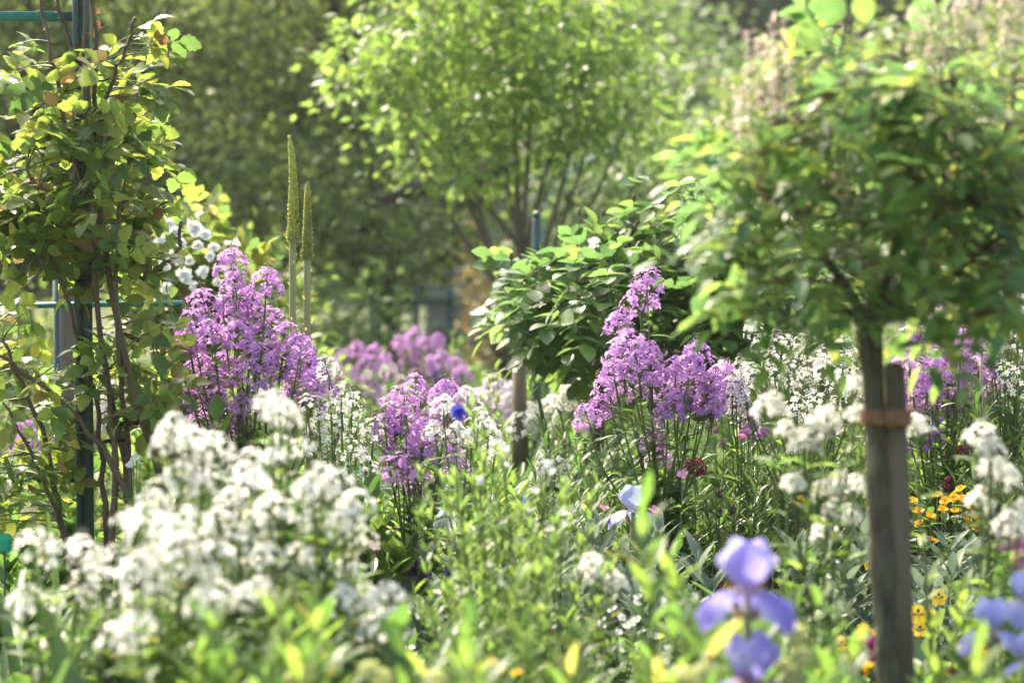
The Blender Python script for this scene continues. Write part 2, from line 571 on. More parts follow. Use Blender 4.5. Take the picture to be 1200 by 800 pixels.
def tree(name, label, base, blobs, n_clumps, per, size, mat, trunk_r=.1, fork=1.2, clump_r=.16, limbs=(), cat='tree', group=None, bark='bark_far', droop=.25, lean=(0, 0), twigs=True):
    """blobs: (x, y, z, rx, ry, rz) world ellipsoids that the crown fills with leafy sprays."""
    base = np.array([base[0], base[1], 0.0])
    root = thing(name, label, cat, base, group)
    top = base + np.array([lean[0], lean[1], fork])
    g = Geo()
    g.tube(spline([base - [0, 0, .1], base + [lean[0] * .3 + .02, lean[1] * .3, fork * .5], top], 8),
           np.linspace(trunk_r * 1.25, trunk_r * .85, 8), 9)
    g.obj('trunk', M[bark], root)
    C, idx = blob_points(blobs, n_clumps)
    g = Geo()
    for k, b in enumerate(blobs):
        c = np.array(b[:3])
        L = np.linalg.norm(c - top)
        g.tube(bez(top - [0, 0, .05], c, [0, 0, -.1 * L], 7), np.linspace(trunk_r * .6, trunk_r * .16, 7), 6)
    for pts, r0, r1 in limbs:
        g.tube(spline(pts, 14), np.linspace(r0, r1, 14), 7)
    if twigs:
        for c, k in zip(C[: min(120, n_clumps)], idx):
            b0 = np.array(blobs[k][:3])
            s0 = top + (b0 - top) * rng.uniform(.3, 1)
            g.tube(bez(s0, c, [0, 0, .06], 4), np.linspace(trunk_r * .14, .004, 4), 4, cap=False)
    g.obj('limbs', M[bark], root)
    g = Geo()
    N = n_clumps * per
    cc = np.repeat(C, per, 0)
    off = rng.normal(0, 1, (N, 3)) * clump_r * np.array([1.25, 1.25, .42])
    D = unit(off) * .8 + rng.normal(0, .5, (N, 3)) - [0, 0, droop]
    g.inst(*L_TREE, cc + off, frames(D, jitter=.6), size * rng.uniform(.65, 1.25, N))
    g.obj('crown', mat, root)
    return root


def el(px, py, d, rx, ry, rz):
    p = P(px, py, d)
    s = d / FPX
    return (p[0], p[1], p[2], rx * s, ry, rz * s)


def bx(px, d):
    p = P(px, 400, d)
    return (p[0], p[1])


# big shady tree over the left of the picture
tree('shade_tree', 'broad olive-green tree spreading behind the climbing rose', bx(10, 15),
     [el(-60, 60, 15, 160, .9, 150), el(60, 90, 15, 150, .9, 130), el(180, 60, 15.5, 150, .9, 120), el(120, 220, 15, 140, .8, 80), el(-20, 220, 14.6, 110, .7, 90),
      el(40, -150, 15.5, 260, 1.2, 150), el(230, 190, 14.8, 110, .7, 90)],
     430, 26, .09, M['tree_olive'], .16, 1.0, .19,
     limbs=[([P(8, 420, 15), P(10, 300, 15), P(22, 240, 14.8), P(60, 190, 14.7)], .13, .05)])
tree('umbrella_tree', 'low spreading tree with horizontal dark limb beyond the foxtail lilies', bx(458, 15.5),
     [el(330, 100, 16, 150, .9, 110), el(330, 230, 15, 120, .8, 90), el(470, 290, 15.0, 110, .7, 60), el(400, 290, 14.8, 110, .6, 50), el(430, 160, 16, 120, .9, 90), el(548, 272, 15.0, 60, .6, 46), el(250, 300, 15.2, 80, .7, 40),
      el(380, -80, 16.5, 260, 1.2, 120)],
     470, 28, .085, M['tree_olive'], .055, 1.05, .18,
     limbs=[([P(458, 370, 15.5), P(430, 255, 15), P(470, 225, 14.9), P(540, 215, 14.8), P(610, 190, 14.8)], .085, .04)])
tree('young_tree', 'young tree with bright fresh leaves and fanning branches left of the arch', bx(612, 11.5),
     [el(445, 85, 11.4, 62, .5, 62), el(490, 60, 11.5, 60, .5, 45), el(520, 130, 11.5, 70, .6, 70), el(600, 90, 11.6, 90, .7, 90), el(690, 70, 11.4, 75, .6, 75), el(545, 190, 11.3, 62, .5, 45), el(690, 165, 11.5, 60, .5, 55),
      el(600, -40, 11.6, 150, .8, 70), el(740, 130, 11.5, 30, .4, 50)],
     400, 16, .070, M['tree_bright'], .031, .95, .10, bark='bark_young',
     limbs=[([P(612, 300, 11.5), P(590, 200, 11.4), P(560, 100, 11.4), P(540, 10, 11.4)], 0.0143, .004),
            ([P(612, 300, 11.5), P(618, 190, 11.5), P(625, 80, 11.5), P(640, -30, 11.5)], 0.0156, .004),
            ([P(614, 300, 11.5), P(640, 200, 11.6), P(680, 100, 11.6), P(700, 10, 11.6)], 0.0143, .004),
            ([P(610, 290, 11.5), P(560, 230, 11.5), P(500, 160, 11.5), P(440, 90, 11.5)], 0.0143, .004)], twigs=False)
tree('willow_tree', 'pale green feathery tree behind the arch in soft light', bx(770, 22),
     [el(720, 140, 22, 80, 1.2, 80), el(790, 120, 23, 90, 1.2, 65), el(840, 190, 21, 80, 1.2, 70), el(760, 220, 21, 90, 1.0, 60), el(700, 30, 24, 90, 1.2, 70)],
     420, 26, .12, M['willow'], .14, 1.2, .26)
tree('garden_tree', 'mid-green leafy tree right of the pale feathery tree', bx(960, 19),
     [el(930, 150, 19, 90, 1.0, 80), el(1040, 120, 19, 120, 1.0, 100), el(1150, 180, 18, 120, 1.0, 140), el(1000, 270, 18, 140, .9, 80), el(1170, 340, 17.5, 100, .8, 80)],
     420, 26, .11, M['tree_green'], .12, 1.1, .22)
for k, (px, d, w, h, c, lab) in enumerate([
        (-120, 24, 260, 260, 'tree_olive', 'tall olive tree at the back of the garden, leftmost of the far row'),
        (230, 25, 260, 250, 'tree_green', 'tall green tree behind the broad shade tree'),
        (520, 26, 230, 240, 'tree_olive', 'tall olive tree directly behind the young bright tree'),
        (1330, 23, 240, 280, 'tree_green', 'tall green tree behind the standard tree at the garden edge')]):
    tree('background_tree', lab, bx(px, d),
         [el(px - w * .45, 150, d, w * .6, 1.6, h * .6), el(px + w * .4, 130, d + .5, w * .6, 1.6, h * .6), el(px, 10, d, w * .8, 1.8, h * .6), el(px, 280, d - .5, w * .8, 1.2, 70)],
         430, 24, .16, M[c], .2, 1.6, .34, group='tall trees closing the garden', twigs=False)


def conifer(px, d, top, lab):
    x, y = bx(px, d)
    root = thing('conifer_tree', lab, 'tree', (x, y, 0), 'dark conifers on the skyline')
    H = P(px, top, d)[2]
    g = Geo()
    g.tube([[x, y, -.1], [x, y, H * .5], [x, y, H]], [.28, .16, .02], 8)
    g.obj('trunk', M['bark_far'], root)
    g = Geo()
    n = 5200
    t = rng.random(n) ** .8
    z = .6 + t * (H - .6)
    lay = (np.sin(z * 5.0 + rng.normal(0, .4, n)) * .5 + .5) * .35 + .65
    r = (1 - t) ** .8 * H * .30 * lay * np.sqrt(rng.random(n)) + .05
    a = rng.uniform(0, 6.28, n)
    pos = np.stack([x + r * np.cos(a), y + r * np.sin(a), z - r * .25], -1)
    D = np.stack([np.cos(a), np.sin(a), -.35 + rng.normal(0, .3, n)], -1)
    g.inst(*L_TREE, pos, frames(D, jitter=.4), rng.uniform(.25, .55, n))
    g.obj('crown', M['dark_leaf'], root)


for px, d, top, lab in [(690, 42, -160, 'dark conifer, first from the young tree side of the skyline row'), (790, 44, -230, 'dark conifer above the pale feathery tree'),
                        (880, 41, -200, 'dark conifer in the skyline gap, middle of the row'), (975, 43, -220, 'dark conifer just above the standard tree top'),
                        (1080, 42, -190, 'dark conifer behind the standard tree crown'), (1190, 44, -210, 'dark conifer at the far end of the skyline row'),
                        (835, 46, -260, 'dark conifer standing behind the gap in the row'), (930, 47, -250, 'dark conifer half hidden behind the middle of the row')]:
    conifer(px, d, top, lab)

# far wood closing the view, reads as one mass
g = Geo()
n = 15000
a = rng.uniform(-1, 1, n)
x = a * 34
pos = np.stack([x, 52 + rng.normal(0, 1.5, n), rng.random(n) ** .8 * (8 + 1.5 * np.sin(x * .7) + np.sin(x * 1.9))], -1)
D = rng.normal(0, 1, (n, 3)) - [0, .3, .4]
g.inst(*L_TREE, pos, frames(D, jitter=.6), rng.uniform(.7, 1.3, n))
fw = g.obj('far_wood', M['dark_leaf'])
fw['kind'] = 'stuff'
fw['label'] = 'dark far wood closing the view'


def shrub(name, label, px, py, d, rx, rz, mat, n=60, per=24, size=.08, cr=.13, cat='shrub', group=None, flowers=None):
    x, y = bx(px, d)
    root = thing(name, label, cat, (x, y, 0), group)
    c = el(px, py, d, rx, rx * d / FPX * .8, rz)
    zc = c[2]
    bl = [c] + [(c[0] + rng.normal(0, c[3] * .5), c[1] + rng.normal(0, .1), max(.2, zc * rng.uniform(.3, .8)), c[3] * .7, c[4] * .7, c[5] * .7) for _ in range(3)]
    C, _ = blob_points(bl, n)
    C[:, 2] = np.abs(C[:, 2])
    g = Geo()
    for q in C[:40]:
        g.tube(bez([x + rng.normal(0, .05), y + rng.normal(0, .05), 0], q, [0, 0, .1], 5), np.linspace(.012, .003, 5), 4)
    g.obj('branches', M['bark_far'], root)
    g = Geo()
    N = n * per
    off = rng.normal(0, cr, (N, 3))
    D = unit(off) + rng.normal(0, .5, (N, 3))
    g.inst(*L_TREE, np.repeat(C, per, 0) + off, frames(D, jitter=.6), size * rng.uniform(.65, 1.25, N))
    g.obj('foliage', mat, root)
    return root, C


shrub('shrub', 'rounded mid-green shrub under the low spreading tree', 400, 400, 14, 60, 50, M['willow'], 60, 26, .08)
shrub('shrub', 'green shrub behind the white rose bush', 270, 375, 11, 70, 60, M['tree_green'], 70, 26, .075)
shrub('shrub', 'light green shrub left of the climbing rose canes', 10, 430, 12, 90, 80, M['tree_green'], 80, 26, .08)
shrub('shrub', 'yellowing shrub beside the stone wall', 592, 345, 20, 26, 40, M['yellow_leaf'], 60, 24, .09)
shrub('yew_bush', 'near-black clipped yew framed by the arch', 672, 262, 19, 38, 55, M['yew'], 90, 30, .10, .14)
shrub('shrub', 'pale shrub spilling over the arch shoulder', 730, 225, 14.5, 65, 50, M['willow'], 90, 26, .08)
shrub('shrub', 'mid-green shrub beyond the glossy rose standard', 850, 330, 13, 90, 90, M['tree_green'], 110, 26, .08)
shrub('shrub', 'green shrub behind the white rockets by the stake', 960, 420, 9.5, 80, 60, M['tree_green'], 90, 24, .06, .09)
shrub('shrub', 'light green shrub behind the purple rocket right of the trunk', 1110, 470, 8.6, 70, 55, M['tree_green'], 90, 24, .055, .08)
shrub('shrub', 'green shrub at the bed edge behind the green rod', 1200, 360, 10.5, 90, 90, M['tree_green'], 110, 24, .07, .1)
shrub('shrub', 'small bright shrub between the lilac blur and the trunk of the spreading tree', 340, 470, 9.6, 60, 40, M['tree_bright'], 50, 24, .055, .08)
shrub('shrub', 'low light shrub in front of the stone wall', 560, 500, 11.5, 60, 26, M['willow'], 50, 24, .06, .08)

# stone wall at the back
g = Geo()
p0, p1 = P(500, 400, 22.5), P(720, 400, 22.5)
mx_, wd = (p0[0] + p1[0]) / 2, p1[0] - p0[0]
sw = thing('stone_wall', 'low grey rubble stone wall at the back of the garden', 'wall', (mx_, 22.5, 0))
g = Geo(); g.box([mx_, 22.5, .42], [wd, .4, .94], bev=.02); g.obj('wall_face', M['stone'], sw, smooth=False)
g = Geo()
for k in range(7):
    w = wd / 7
    g.box([p0[0] + w * (k + .5), 22.5, .925 + .006 * (k % 3)], [w - .012, .47, .07], bev=.012)
g.obj('coping', M['stone'], sw, smooth=False)

# teal arch
ra = thing('rose_arch', 'teal metal rose arch beyond the young tree', 'arch', (*bx(760, 16), 0))
xl, xr = P(640, 300, 16)[0], P(880, 300, 16)[0]
zt = P(640, 262, 16)[2]
for nm, yy in (('hoop', 15.8), ('hoop', 16.25)):
    pts = [[xl, yy, 0], [xl, yy, zt * .5], [xl, yy, zt]]
    for a in np.linspace(math.pi, 0, 13)[1:-1]:
        pts.append([(xl + xr) / 2 + math.cos(a) * (xr - xl) / 2, yy, zt + math.sin(a) * .52])
    pts += [[xr, yy, zt], [xr, yy, zt * .5], [xr, yy, 0]]
    g = Geo(); g.tube(pts, .022, 8); g.obj(nm, M['teal_paint'], ra)
for a in np.linspace(math.pi, 0, 7):
    g = Geo()
    c = np.array([(xl + xr) / 2 + math.cos(a) * (xr - xl) / 2, 0, zt + math.sin(a) * .52])
    g.tube([c + [0, 15.8, 0], c + [0, 16.25, 0]], .012, 6)
    g.obj('crossbar', M['teal_paint'], ra)
g = Geo()
n = 1500
a = rng.uniform(0, math.pi, n)
pos = np.stack([(xl + xr) / 2 + np.cos(a) * (xr - xl) / 2 + rng.normal(0, .1, n), 16 + rng.normal(0, .16, n), zt + np.sin(a) * .52 + rng.normal(0, .1, n)], -1)
keep = pos[:, 0] > xl + .40
g.inst(*L_TREE, pos[keep], frames(rng.normal(0, 1, (keep.sum(), 3)), jitter=.6), rng.uniform(.05, .09, keep.sum()))
g.obj('foliage', M['willow'], ra)

# teal trellis by the spreading tree
tr = thing('garden_trellis', 'green painted trellis beside the slim trunk of the spreading tree', 'trellis', (*bx(478, 14.5), 0))
for px in (437, 487, 527):
    a = P(px, 338, 14.5)
    g = Geo(); g.box([a[0], 14.5, a[2] / 2], [.045, .045, a[2]], bev=.004); g.obj('post', M['green_paint'], tr)
for py in (352, 398):
    a, b = P(437, py, 14.5), P(527, py, 14.5)
    g = Geo(); g.box([(a[0] + b[0]) / 2, 14.46, a[2]], [b[0] - a[0] + .06, .03, .035], bev=.003); g.obj('rail', M['green_paint'], tr)

# ------------------------------------------------------------------ compound leaves
def compound(G, pos, D, L, pairs=2, tmpl=L_ROSE, lmat=0, smat=1, ratio=.42, jitter=.35, droop=.25, rach=.0012):
    """Pinnate leaves: pos (N,3) start, D (N,3) direction, L (N,) rachis length."""
    pos, D = np.atleast_2d(pos), unit(np.atleast_2d(D))
    N = len(pos)
    L = np.broadcast_to(np.asarray(L, float), (N,))
    Fm = frames(D, jitter=jitter)
    X, Y, Z = Fm[:, :, 0], Fm[:, :, 1], Fm[:, :, 2]
    def at(t):
        return pos + Y * (L * t)[:, None] - np.array([0, 0, 1]) * (L * droop * t * t)[:, None]
    # rachis: a thin three-sided strip
    for a, b in ((0, .5), (.5, 1)):
        A, B = at(a), at(b)
        T = np.stack([A + X * rach, A - X * rach, B - X * rach, B + X * rach], 1)
        G.add(T.reshape(-1, 3), (np.arange(N) * 4)[:, None] + np.arange(4)[None], smat)
    ts = np.linspace(.38, .86, pairs) if pairs > 1 else [.6]
    for t in ts:
        for s in (-1, 1):
            d2 = X * s * .95 + Y * .55 + Z * .1 + rng.normal(0, .18, (N, 3)) - [0, 0, .1]
            f2 = frames(d2, jitter=None, up=(0, 0, 1))
            # keep leaflet faces near the leaf's own plane
            f2 = frames(d2 + 0 * Z) if jitter > 5 else np.stack([unit(np.cross(unit(d2), Z + rng.normal(0, .22, (N, 3)))), unit(d2), np.zeros_like(Z)], -1)
            f2[:, :, 2] = np.cross(f2[:, :, 0], f2[:, :, 1])
            G.inst(*tmpl, at(np.full(1, t)[0]), f2, L * ratio * rng.uniform(.8, 1.1, N), lmat)
    d2 = Y + rng.normal(0, .12, (N, 3)) - [0, 0, droop]
    f2 = np.stack([unit(np.cross(unit(d2), Z + rng.normal(0, .2, (N, 3)))), unit(d2), np.zeros_like(Z)], -1)
    f2[:, :, 2] = np.cross(f2[:, :, 0], f2[:, :, 1])
    G.inst(*tmpl, at(1.0), f2, L * ratio * rng.uniform(.95, 1.2, N), lmat)


def px_cloud(ells, n, d, dd):
    """n points in pixel ellipses (px, py, rx, ry[, weight]) at depth d +- dd."""
    w = np.array([e[2] * e[3] * (e[4] if len(e) > 4 else 1) for e in ells], float)
    idx = rng.choice(len(ells), n, p=w / w.sum())
    out, cen = [], []
    for k in idx:
        e = ells[k]
        a, r = rng.uniform(0, 6.28), math.sqrt(rng.random())
        q = rng.uniform(-1, 1) * math.sqrt(max(.05, 1 - r * r))
        out.append(P(e[0] + e[2] * r * math.cos(a), e[1] + e[3] * r * math.sin(a), d + dd * q))
        cen.append(P(e[0], e[1], d))
    return np.array(out), np.array(cen)


def nearest_on(paths, q):
    best, bp = 1e9, None
    for p in paths:
        dd = np.linalg.norm(p - q, axis=1) + np.maximum(0, p[:, 2] - q[2]) * .8
        k = int(np.argmin(dd))
        if dd[k] < best:
            best, bp = dd[k], p[k]
    return bp


# ------------------------------------------------------------------ climbing rose on its post (left)
DL = 5.85
ct = thing('rose_trellis', 'green painted metal post and rails holding up the climbing rose', 'trellis', (*bx(100, DL), 0))
top = P(100, -60, DL)[2]
cx = P(99, 400, DL)[0]
g = Geo(); g.box([cx, DL, top / 2 - .05], [.040, .012, top + .1], bev=.003); g.box([cx - .012, DL - .0205, top / 2 - .052], [.010, .029, top + .09], bev=.002)
g.obj('post', M['green_paint'], ct)
for py, m, x0, x1, hh in ((18, 'teal_paint', -80, 92, .024), (560, 'worn_paint', -80, 95, .026)):
    a, b = P(x0, py, DL - .02), P(x1, py, DL - .02)
    g = Geo(); g.box([(a[0] + b[0]) / 2, DL + .014, a[2]], [b[0] - a[0], .014, hh], bev=.003); g.obj('rail', M[m], ct)
br = thing('rear_trellis', 'teal rod and rail standing behind the climbing rose', 'trellis', (*bx(65, 6.9), 0))
a = P(66, 300, 6.9); g = Geo(); g.tube([[a[0], 6.9, 0], [a[0], 6.9, a[2]]], .011, 8); g.obj('post', M['green_paint'], br)
a, b = P(-60, 359, 6.9), P(215, 355, 6.9); g = Geo(); g.tube([a + [0, -.02, 0], b + [0, -.02, 0]], .0085, 8); g.obj('rail', M['teal_paint'], br)
a, b = P(-60, 322, 6.9), P(-20, 322, 6.9)
wp = thing('wooden_post', 'weathered brown wooden post behind the climbing rose', 'post', (*bx(80, 7.6), 0))
a = P(78, 345, 7.6); g = Geo(); g.box([a[0], 7.6, a[2] / 2], [.058, .058, a[2]], bev=.008); g.obj('post_shaft', M['stake'], wp)
g = Geo(); g.box([a[0], 7.6, a[2] + .0135], [.074, .074, .026], bev=.01); g.obj('post_cap', M['stake'], wp)

cr = thing('climbing_rose', 'climbing rose with yellow-green leaves and brown canes on the green post', 'rose', (*bx(118, DL - .05), 0))
canes = [
    [(140, 700), (150, 575), (132, 470), (118, 400), (112, 320), (104, 200), (97, 60), (101, -50)],
    [(160, 700), (186, 560), (160, 470), (140, 390), (126, 320), (118, 240), (110, 140), (112, 40), (104, -40)],
    [(128, 700), (134, 540), (124, 430), (112, 350), (84, 290), (50, 240), (30, 200)],
    [(126, 700), (121, 560), (112, 470), (92, 400), (70, 330), (52, 280), (44, 240)],
    [(150, 690), (150, 520), (142, 430), (136, 340), (140, 260), (150, 190)],
    [(150, 700), (130, 540), (70, 470), (20, 430), (-30, 400)],
    [(90, 720), (70, 600), (48, 500), (20, 440), (0, 395)],
    [(70, 720), (62, 590), (30, 520), (4, 470)],
    [(100, 230), (78, 150), (60, 70), (46, -20)],
    [(112, 150), (90, 70), (70, 10), (58, -30)],
    [(112, 160), (130, 100), (150, 50), (158, 20)],
    [(134, 330), (175, 320), (205, 300), (212, 260)],
    [(140, 390), (180, 400), (205, 380)],
]
paths = []
for k, c in enumerate(canes):
    pts = [P(px, py, DL - .06 + .04 * math.sin(k * 2.1 + j)) for j, (px, py) in enumerate(c)]
    pts = np.array(pts)
    if c[0][1] >= 690:
        pts[0][2] = 0.0
        pts[0][0] = bx(118, DL)[0] + (k - 3) * .02
    p = spline(pts, 26)
    p += rng.normal(0, .003, p.shape)
    paths.append(p)
    g = Geo()
    r0 = .0115 if c[0][1] >= 690 else .006
    g.tube(p, np.linspace(r0, .0035, len(p)) * rng.uniform(.9, 1.2), 6)
    for j in range(2, len(p) - 1):          # thorns
        for _ in range(2):
            a = rng.uniform(0, 6.28)
            dd = np.array([math.cos(a), math.sin(a), -.25])
            q = p[j] + (p[j + 1] - p[j]) * rng.random()
            g.tube([q + dd * .004, q + dd * .015], [.0022, .0003], 3)
    g.obj('cane', M['cane' if k % 2 else 'thorn_cane'], cr)
ells = [(75, 235, 90, 60, 1.2), (132, 190, 52, 80, .9), (62, 150, 36, 55), (112, 120, 55, 70, .8), (145, 300, 40, 50, .8), (105, 290, 70, 40, 1.0), (25, 275, 45, 45, 1.1),
        (165, 430, 45, 70, 1.1), (22, 420, 38, 60, 1.2), (20, 580, 48, 60, 1.3), (100, 470, 60, 60, .5), (150, 55, 36, 42, .45), (46, 70, 42, 48, .4), (185, 380, 25, 55, .5), (175, 165, 22, 30, .3), (110, 600, 30, 30, .3)]
C, _ = px_cloud(ells, 285, DL + .02, .27)
tw = Geo()
LP, LD = [], []
for q in C:
    s = nearest_on(paths, q)
    dv = q - s
    L = np.linalg.norm(dv)
    if L > .45:
        s = q - dv / L * .3
    if L > .03:
        tw.tube(bez(s, q, [0, 0, .04 * L], 5), np.linspace(.0026, .0013, 5), 4, mat=1, cap=False)
    for _ in range(2):
        LP.append(q if rng.random() < .6 else s + (q - s) * rng.uniform(.4, 1))
        d2 = unit(dv + rng.normal(0, .5 * max(L, .12), 3)) if L > 1e-4 else rng.normal(size=3)
        d2 = d2 + rng.normal(0, .55, 3)
        d2[2] = d2[2] * .6 + .05
        LD.append(d2)
LP, LD = np.array(LP), np.array(LD)
g = tw
half = rng.random(len(LP)) < .55
compound(g, LP[half], LD[half], rng.uniform(.07, .105, half.sum()), 2, tmpl=L_TOOTH, ratio=.52, jitter=.6)
compound(g, LP[~half], LD[~half], rng.uniform(.06, .085, (~half).sum()), 1, tmpl=L_TOOTH, ratio=.62, jitter=.6)
tipP = np.array([P(x + rng.normal(0, 9), y + rng.normal(0, 9), DL + rng.normal(0, .05)) for x, y in [(40, 238), (50, 246), (150, 28), (160, 38), (120, 22), (166, 80), (48, 260)] for _ in range(1)])
compound(g, tipP, rng.normal(0, .6, tipP.shape) + [0, -.2, .5], rng.uniform(.05, .075, len(tipP)), 2, tmpl=L_TOOTH, lmat=2, ratio=.5, jitter=.6)
g.obj('foliage', [M['rose_leaf'], M['stem'], leaf_mat('young_rose_leaf', [(.15, .085, .04), (.16, .06, .04), (.20, .16, .035)], trans=.45, tval=1.6)], cr)
for px, py, w in ((150, 496, 34), (133, 516, 24), (97, 326, 20), (112, 92, 30)):
    a = P(px, py, DL - .06)
    g = Geo()
    s = w / 2 * DL / FPX
    t = np.linspace(0, 2 * math.pi, 17)
    g.tube(np.stack([a[0] + s * np.cos(t), a[1] + .03 * np.sin(t), a[2] + .006 * np.cos(t + 1)], -1), .003, 6)
    g.tube([[a[0] + s, a[1], a[2]], [a[0] + s + .02, a[1] - .01, a[2] - .008]], [.003, .001], 5)
    o = g.obj('tie', M['tie'], cr)

# ------------------------------------------------------------------ glossy rose standard, centre right
rs = thing('rose_standard', 'glossy dark-leaved standard rose behind the tallest central purple rocket', 'rose', (*bx(700, 7.3), 0))
g = Geo()
pth = spline([[P(700, 500, 7.3)[0], 7.3, 0], P(703, 480, 7.3), P(712, 400, 7.3), P(718, 340, 7.3)], 12)
g.tube(pth, np.linspace(.022, .016, 12), 8)
g.obj('trunk', M['bark'], rs)
bp = []
for tx, ty, dz in [(610, 330, -.1), (645, 310, .1), (690, 305, -.1), (740, 275, .1), (790, 225, 0), (830, 240, -.1), (820, 330, .1), (800, 400, 0), (690, 420, -.15), (630, 390, .1), (760, 300, -.2), (665, 350, -.25), (860, 290, .05), (840, 380, .1)]:
    p = spline([pth[-1], (pth[-1] + P(tx, ty, 7.3 + dz)) / 2 + [0, 0, .08], P(tx, ty, 7.3 + dz)], 14)
    bp.append(p)
    g = Geo(); g.tube(p, np.linspace(.009, .003, 14), 5); g.obj('branch', M['cane'], rs)
ells = [(722, 352, 98, 68, 1.2), (645, 352, 50, 38), (795, 285, 72, 52, 1.1), (680, 390, 60, 42), (805, 370, 60, 75, 1.1), (850, 300, 60, 80), (900, 330, 50, 70), (870, 400, 50, 50), (618, 328, 28, 26, .7), (795, 225, 40, 24, .8)]
C, cen = px_cloud(ells, 600, 7.3, .42)
tw = Geo(); LP, LD = [], []
for q, c in zip(C, cen):
    s = nearest_on(bp, q)
    tw.tube(bez(s, q, [0, 0, .02], 4), np.linspace(.003, .0014, 4), 4, mat=1, cap=False)
    dv = unit(q - c + 1e-6) + rng.normal(0, .5, 3)
    dv[2] = dv[2] * .5
    LP.append(q); LD.append(dv)
g = tw
compound(g, LP, LD, rng.uniform(.085, .125, len(LP)), 2, ratio=.58, jitter=.35, droop=.4)
g.obj('foliage', [M['glossy_leaf'], M['stem']], rs)
for k, (px, py) in enumerate([(676, 248), (704, 250), (596, 300), (688, 300), (740, 232)]):
    a = P(px, py + 40, 7.25); b = P(px + 3, py, 7.25)
    g = Geo(); g.tube([a, (a + b) / 2 + [.004, 0, 0], b], [.0022, .002, .002], 5); g.ellipsoid(b, [.007, .007, .012], seg=7, rings=5)
    g.obj('rose_hip_stalk', M['cane'], rs)
gp = thing('green_stake', 'slim green stake under the glossy rose standard', 'stake', (*bx(631, 9.2), 0))
a = P(629, 256, 9.2); g = Geo(); g.box([a[0], 9.2, a[2] / 2], [.034, .034, a[2]], bev=.005); g.obj('stake_shaft', M['green_paint'], gp)
g = Geo(); g.ellipsoid([a[0], 9.2, a[2] + .012], [.018, .018, .018], seg=10, rings=6); g.obj('finial', M['green_paint'], gp)
gq = thing('wooden_stake', 'pale rough wooden stake beside the slim green stake', 'stake', (*bx(607, 7.9), 0))
a = P(608, 418, 7.9); g = Geo(); g.tube([[a[0], 7.9, 0], [a[0] + .004, 7.9, a[2] * .6], [a[0], 7.9, a[2]]], [.03, .028, .024], 9); g.obj('stake_shaft', M['stake'], gq)

# ------------------------------------------------------------------ white rose bush behind the climber
wr = thing('white_rose_bush', 'white rose bush with round double blooms behind the climbing rose', 'rose', (*bx(215, 8.2), 0))
ells = [(215, 300, 55, 50), (255, 325, 40, 45), (185, 280, 40, 35), (235, 360, 50, 40), (200, 350, 45, 40)]
C, cen = px_cloud(ells, 300, 8.2, .3)
g = Geo()
bb = np.array([bx(215, 8.2)[0], 8.2, 0])
for q in C[:60]:
    g.tube(bez(bb, q, [0, 0, .1], 6), np.linspace(.01, .002, 6), 5, cap=False)
g.obj('branches', M['cane'], wr)
g = Geo()
compound(g, C, unit(C - cen) + rng.normal(0, .5, C.shape), rng.uniform(.08, .11, len(C)), 2, ratio=.55, jitter=.4)
g.obj('foliage', [M['rose_leaf'], M['stem']], wr)


def double_rose(seed):
    r = np.random.default_rng(seed)
    g = Geo()
    n = 38
    t = np.linspace(0, 1, n)
    a = np.arange(n) * 2.4 + r.normal(0, .3, n)
    tilt = .15 + 1.15 * t                       # inner petals upright
    Dv = np.stack([np.cos(a) * np.sin(tilt), np.sin(a) * np.sin(tilt), np.cos(tilt)], -1)
    T, F = leaf(.85, 3, .5, -.28, .62)
    Dv = unit(Dv * [1, 1, .75] + r.normal(0, .14, (n, 3)))
    X = np.stack([-np.sin(a), np.cos(a), 0 * a], -1)
    Z = np.cross(X, Dv)
    g.inst(T, F, Dv * .002, np.stack([X, Dv, Z], -1), .011 + .019 * t + r.normal(0, .003, n))
    g.ellipsoid([0, 0, -.004], [.006, .006, .008], seg=7, rings=5, mat=1)
    return g.mesh('rose_bloom', [M['cream'], M['stem']])


RB = [double_rose(s) for s in range(3)]
for k, (px, py) in enumerate([(206, 300), (216, 322), (205, 272), (228, 268), (188, 280), (198, 262), (180, 266), (226, 335), (246, 300), (255, 330), (182, 240), (170, 258), (240, 275), (262, 350), (196, 338), (232, 288), (250, 290), (222, 305), (238, 318), (268, 318), (212, 285), (192, 312), (272, 338)]):
    q = P(px, py, 7.65 + .1 * math.sin(k * 3))
    put(RB[k % 3], 'rose_bloom', wr, q - bb, zframes([[rng.normal(0, .4), -.9, .5]])[0], rng.uniform(.8, 1.1) * (.95 if k < 4 else .7))

